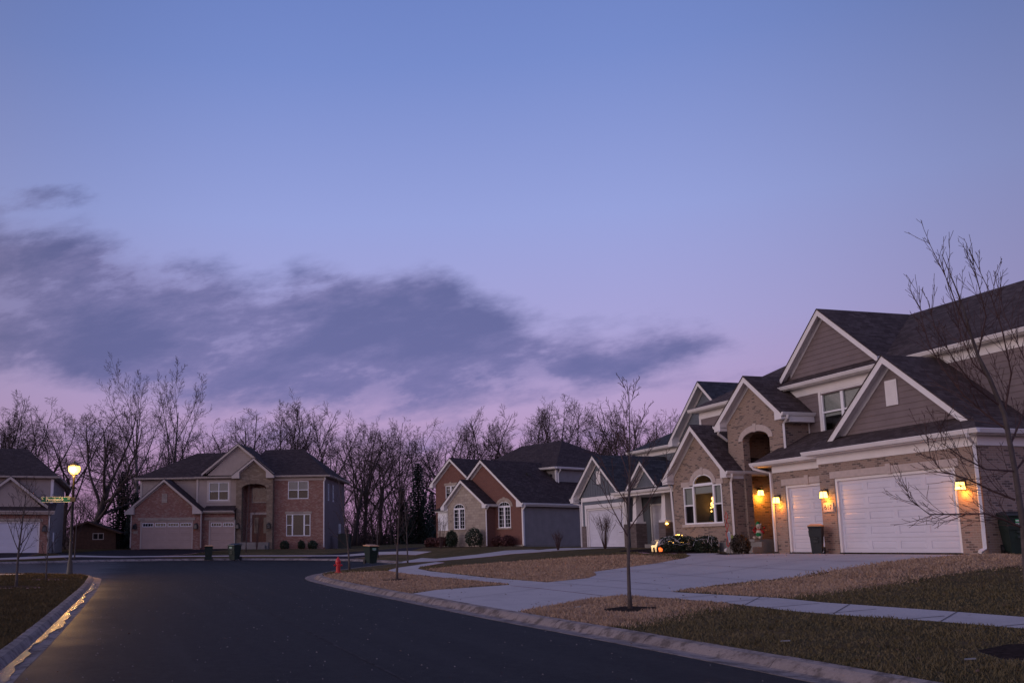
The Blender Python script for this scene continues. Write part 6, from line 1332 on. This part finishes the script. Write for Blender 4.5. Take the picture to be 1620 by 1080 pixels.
# garden stake of red rings, yard sign, green tag
p = hA(-7.0, .5); t_ = thing('garden_stake', 'red metal garden stake of linked rings against the brick below the window', 'garden stake', p); mb = MB(); mb.tube([(0, 0, -.1), (0, 0, .25)], .012, 5)
for k in range(4): z = .25+k*.36; mb.tube([(0, 0, z), (.09, 0, z+.10), (.09, 0, z+.2), (0, 0, z+.32), (-.09, 0, z+.2), (-.09, 0, z+.10), (0, 0, z)], .014, 5); mb.tube([(0, 0, z+.32), (0, 0, z+.37)], .014, 5)
mb.build('rings', REDP, t_, uv=False); t_.rotation_euler = (0, 0, AH)
p = hA(-6.35, .15); t_ = thing('yard_sign', 'small pale shield shaped yard sign by the white downspout', 'sign', p, AH-.3); mb = MB(); mb.tube([(0, 0, -.1), (0, 0, .62)], .012, 6); mb.build('post', BLACKM, t_, uv=False)
sh = [(0, .42), (.10, .50), (.14, .62), (.14, .78), (.09, .86), (0, .88), (-.09, .86), (-.14, .78), (-.14, .62), (-.10, .50)]
mb = MB(); mb.push([(x, -.02, z) for x, z in sh], (0, .012, 0)); pn = mb.build('panel', SIGNW, t_, uv=False); mb = MB(); mb.push([(x*.8, -.024, .66+(z-.66)*.8) for x, z in sh], (0, .003, 0)); mb.build('emblem', plain('emblem_blue', (.25, .30, .42), .5, .1, 5), pn, uv=False)
p = hA(-5.2, -.5); t_ = thing('marker_flag', 'little yellow green marker card on a thin stake beside the round shrub', 'marker', p, AH-.2); mb = MB(); mb.tube([(0, 0, -.1), (0, 0, .75)], .006, 4); mb.build('stake', BLACKM, t_, uv=False); mb = MB(); mb.box(-.10, .10, -.012, -.006, .52, .70); mb.build('card', plain('card_green', (.20, .24, .05), .6, .2, 8), t_, uv=False)
# festive plush figure on the porch
q = gA(-5.75, 1.1); t_ = thing('porch_figure', 'plush festive figure in red and green sitting on the porch by the lit wall lamp', 'decoration', (q[0], q[1], AO.z+.50), AH+.5); t_.scale = (.72, .72, .72)
FUR, GRN, RED_ = plain('cream_plush', (.55, .44, .34), .9, .15, 12, b=.4), plain('green_felt', (.01, .16, .05), .9, .2, 8), plain('red_felt', (.30, .008, .012), .9, .2, 8)
mb = MB(); mb.tube([(0, 0, .02), (0, 0, .14), (0, 0, .36), (0, -.01, .50), (0, -.02, .58), (0, -.02, .68), (0, 0, .80), (0, .01, .84)], [.12, .19, .18, .13, .10, .15, .13, .03], 14)
mb.ball((0, -.15, .66), .06, 8, 6)
for sg in (-1, 1): mb.ball((sg*.12, 0, .82), .045, 8, 5); mb.tube([(sg*.10, -.08, .09), (sg*.16, -.26, .08), (sg*.18, -.34, .12)], [.08, .075, .06], 9)
mb.build('body', FUR, t_, smooth=True, uv=False)
mb = MB()
for sg in (-1, 1): mb.tube([(sg*.12, 0, .46), (sg*.24, -.06, .40), (sg*.30, -.10, .34 if sg > 0 else .55)], [.075, .065, .055], 9); mb.ball((sg*.26, .06, .62), .07, 8, 5)
mb.build('sleeves', RED_, t_, smooth=True, uv=False)
mb = MB(); mb.ball((0, -.06, .25), .165, 14, 8); mb.build('tummy', GRN, t_, smooth=True, uv=False)
mb = MB(); mb.lathe([(.135, .78), (.14, .82), (.09, .92), (.02, .99)], 12, (-.05, .02, 0)); mb.build('hat', GRN, t_, smooth=True, uv=False)
mb = MB(); mb.tube([(.13*cos(a_*pi/5), .12*sin(a_*pi/5)-.01, .53) for a_ in range(11)], .035, 6); mb.build('scarf', RED_, t_, smooth=True, uv=False)
mb = MB(); mb.ball((-.05, -.165, .74), .016, 6, 4); mb.ball((.05, -.165, .74), .016, 6, 4); mb.ball((0, -.21, .675), .02, 6, 4); mb.build('eyes_and_nose', BLACKM, t_, uv=False)
# air conditioner by the tower house
q = hD(17.6, 4.6); t_ = thing('air_conditioner', 'dark air conditioner unit beside the right wall of the tower house', 'air conditioner', (q[0], q[1], T1(*q)), DH); mb = MB(); mb.box(-.5, .5, -.5, .5, .0, 1.25); mb.box(-.55, .55, -.55, .55, 1.25, 1.32)
for z in np.arange(.12, 1.2, .09): mb.box(-.515, .515, -.515, .515, z, z+.04)
mb.build('cabinet', plain('dark_green_metal', (.02, .035, .032), .5, .1, 5), t_, uv=False); mb = MB(); mb.lathe([(.40, 1.32), (.40, 1.36), (.36, 1.36), (.36, 1.33)], 16); mb.build('fan_guard', BLACKM, t_, uv=False); mb = MB(); mb.box(-.7, .7, -.7, .7, -.15, .02); mb.build('base_slab', FOUND, t_, uv=False)
# scraps of litter on the near lawn
for px, py, lb in ((1243, 1020, 'small pale scrap of litter on the grass below the driveway corner'), (1535, 1050, 'flat pale stick lying on the grass near the right edge'), (914, 964, 'tiny white scrap on tan grass left of the young street tree')):
    q = gp(px, py, .05); mb = MB(); mb.push([(-.08, -.02, 0), (.06, -.03, .01), (.08, .02, .012), (-.05, .02, .005)], (0, 0, .012)); o = mb.build('litter_scrap', SCRAP, None, uv=False); o.location = q; tag(o, lb, 'litter')
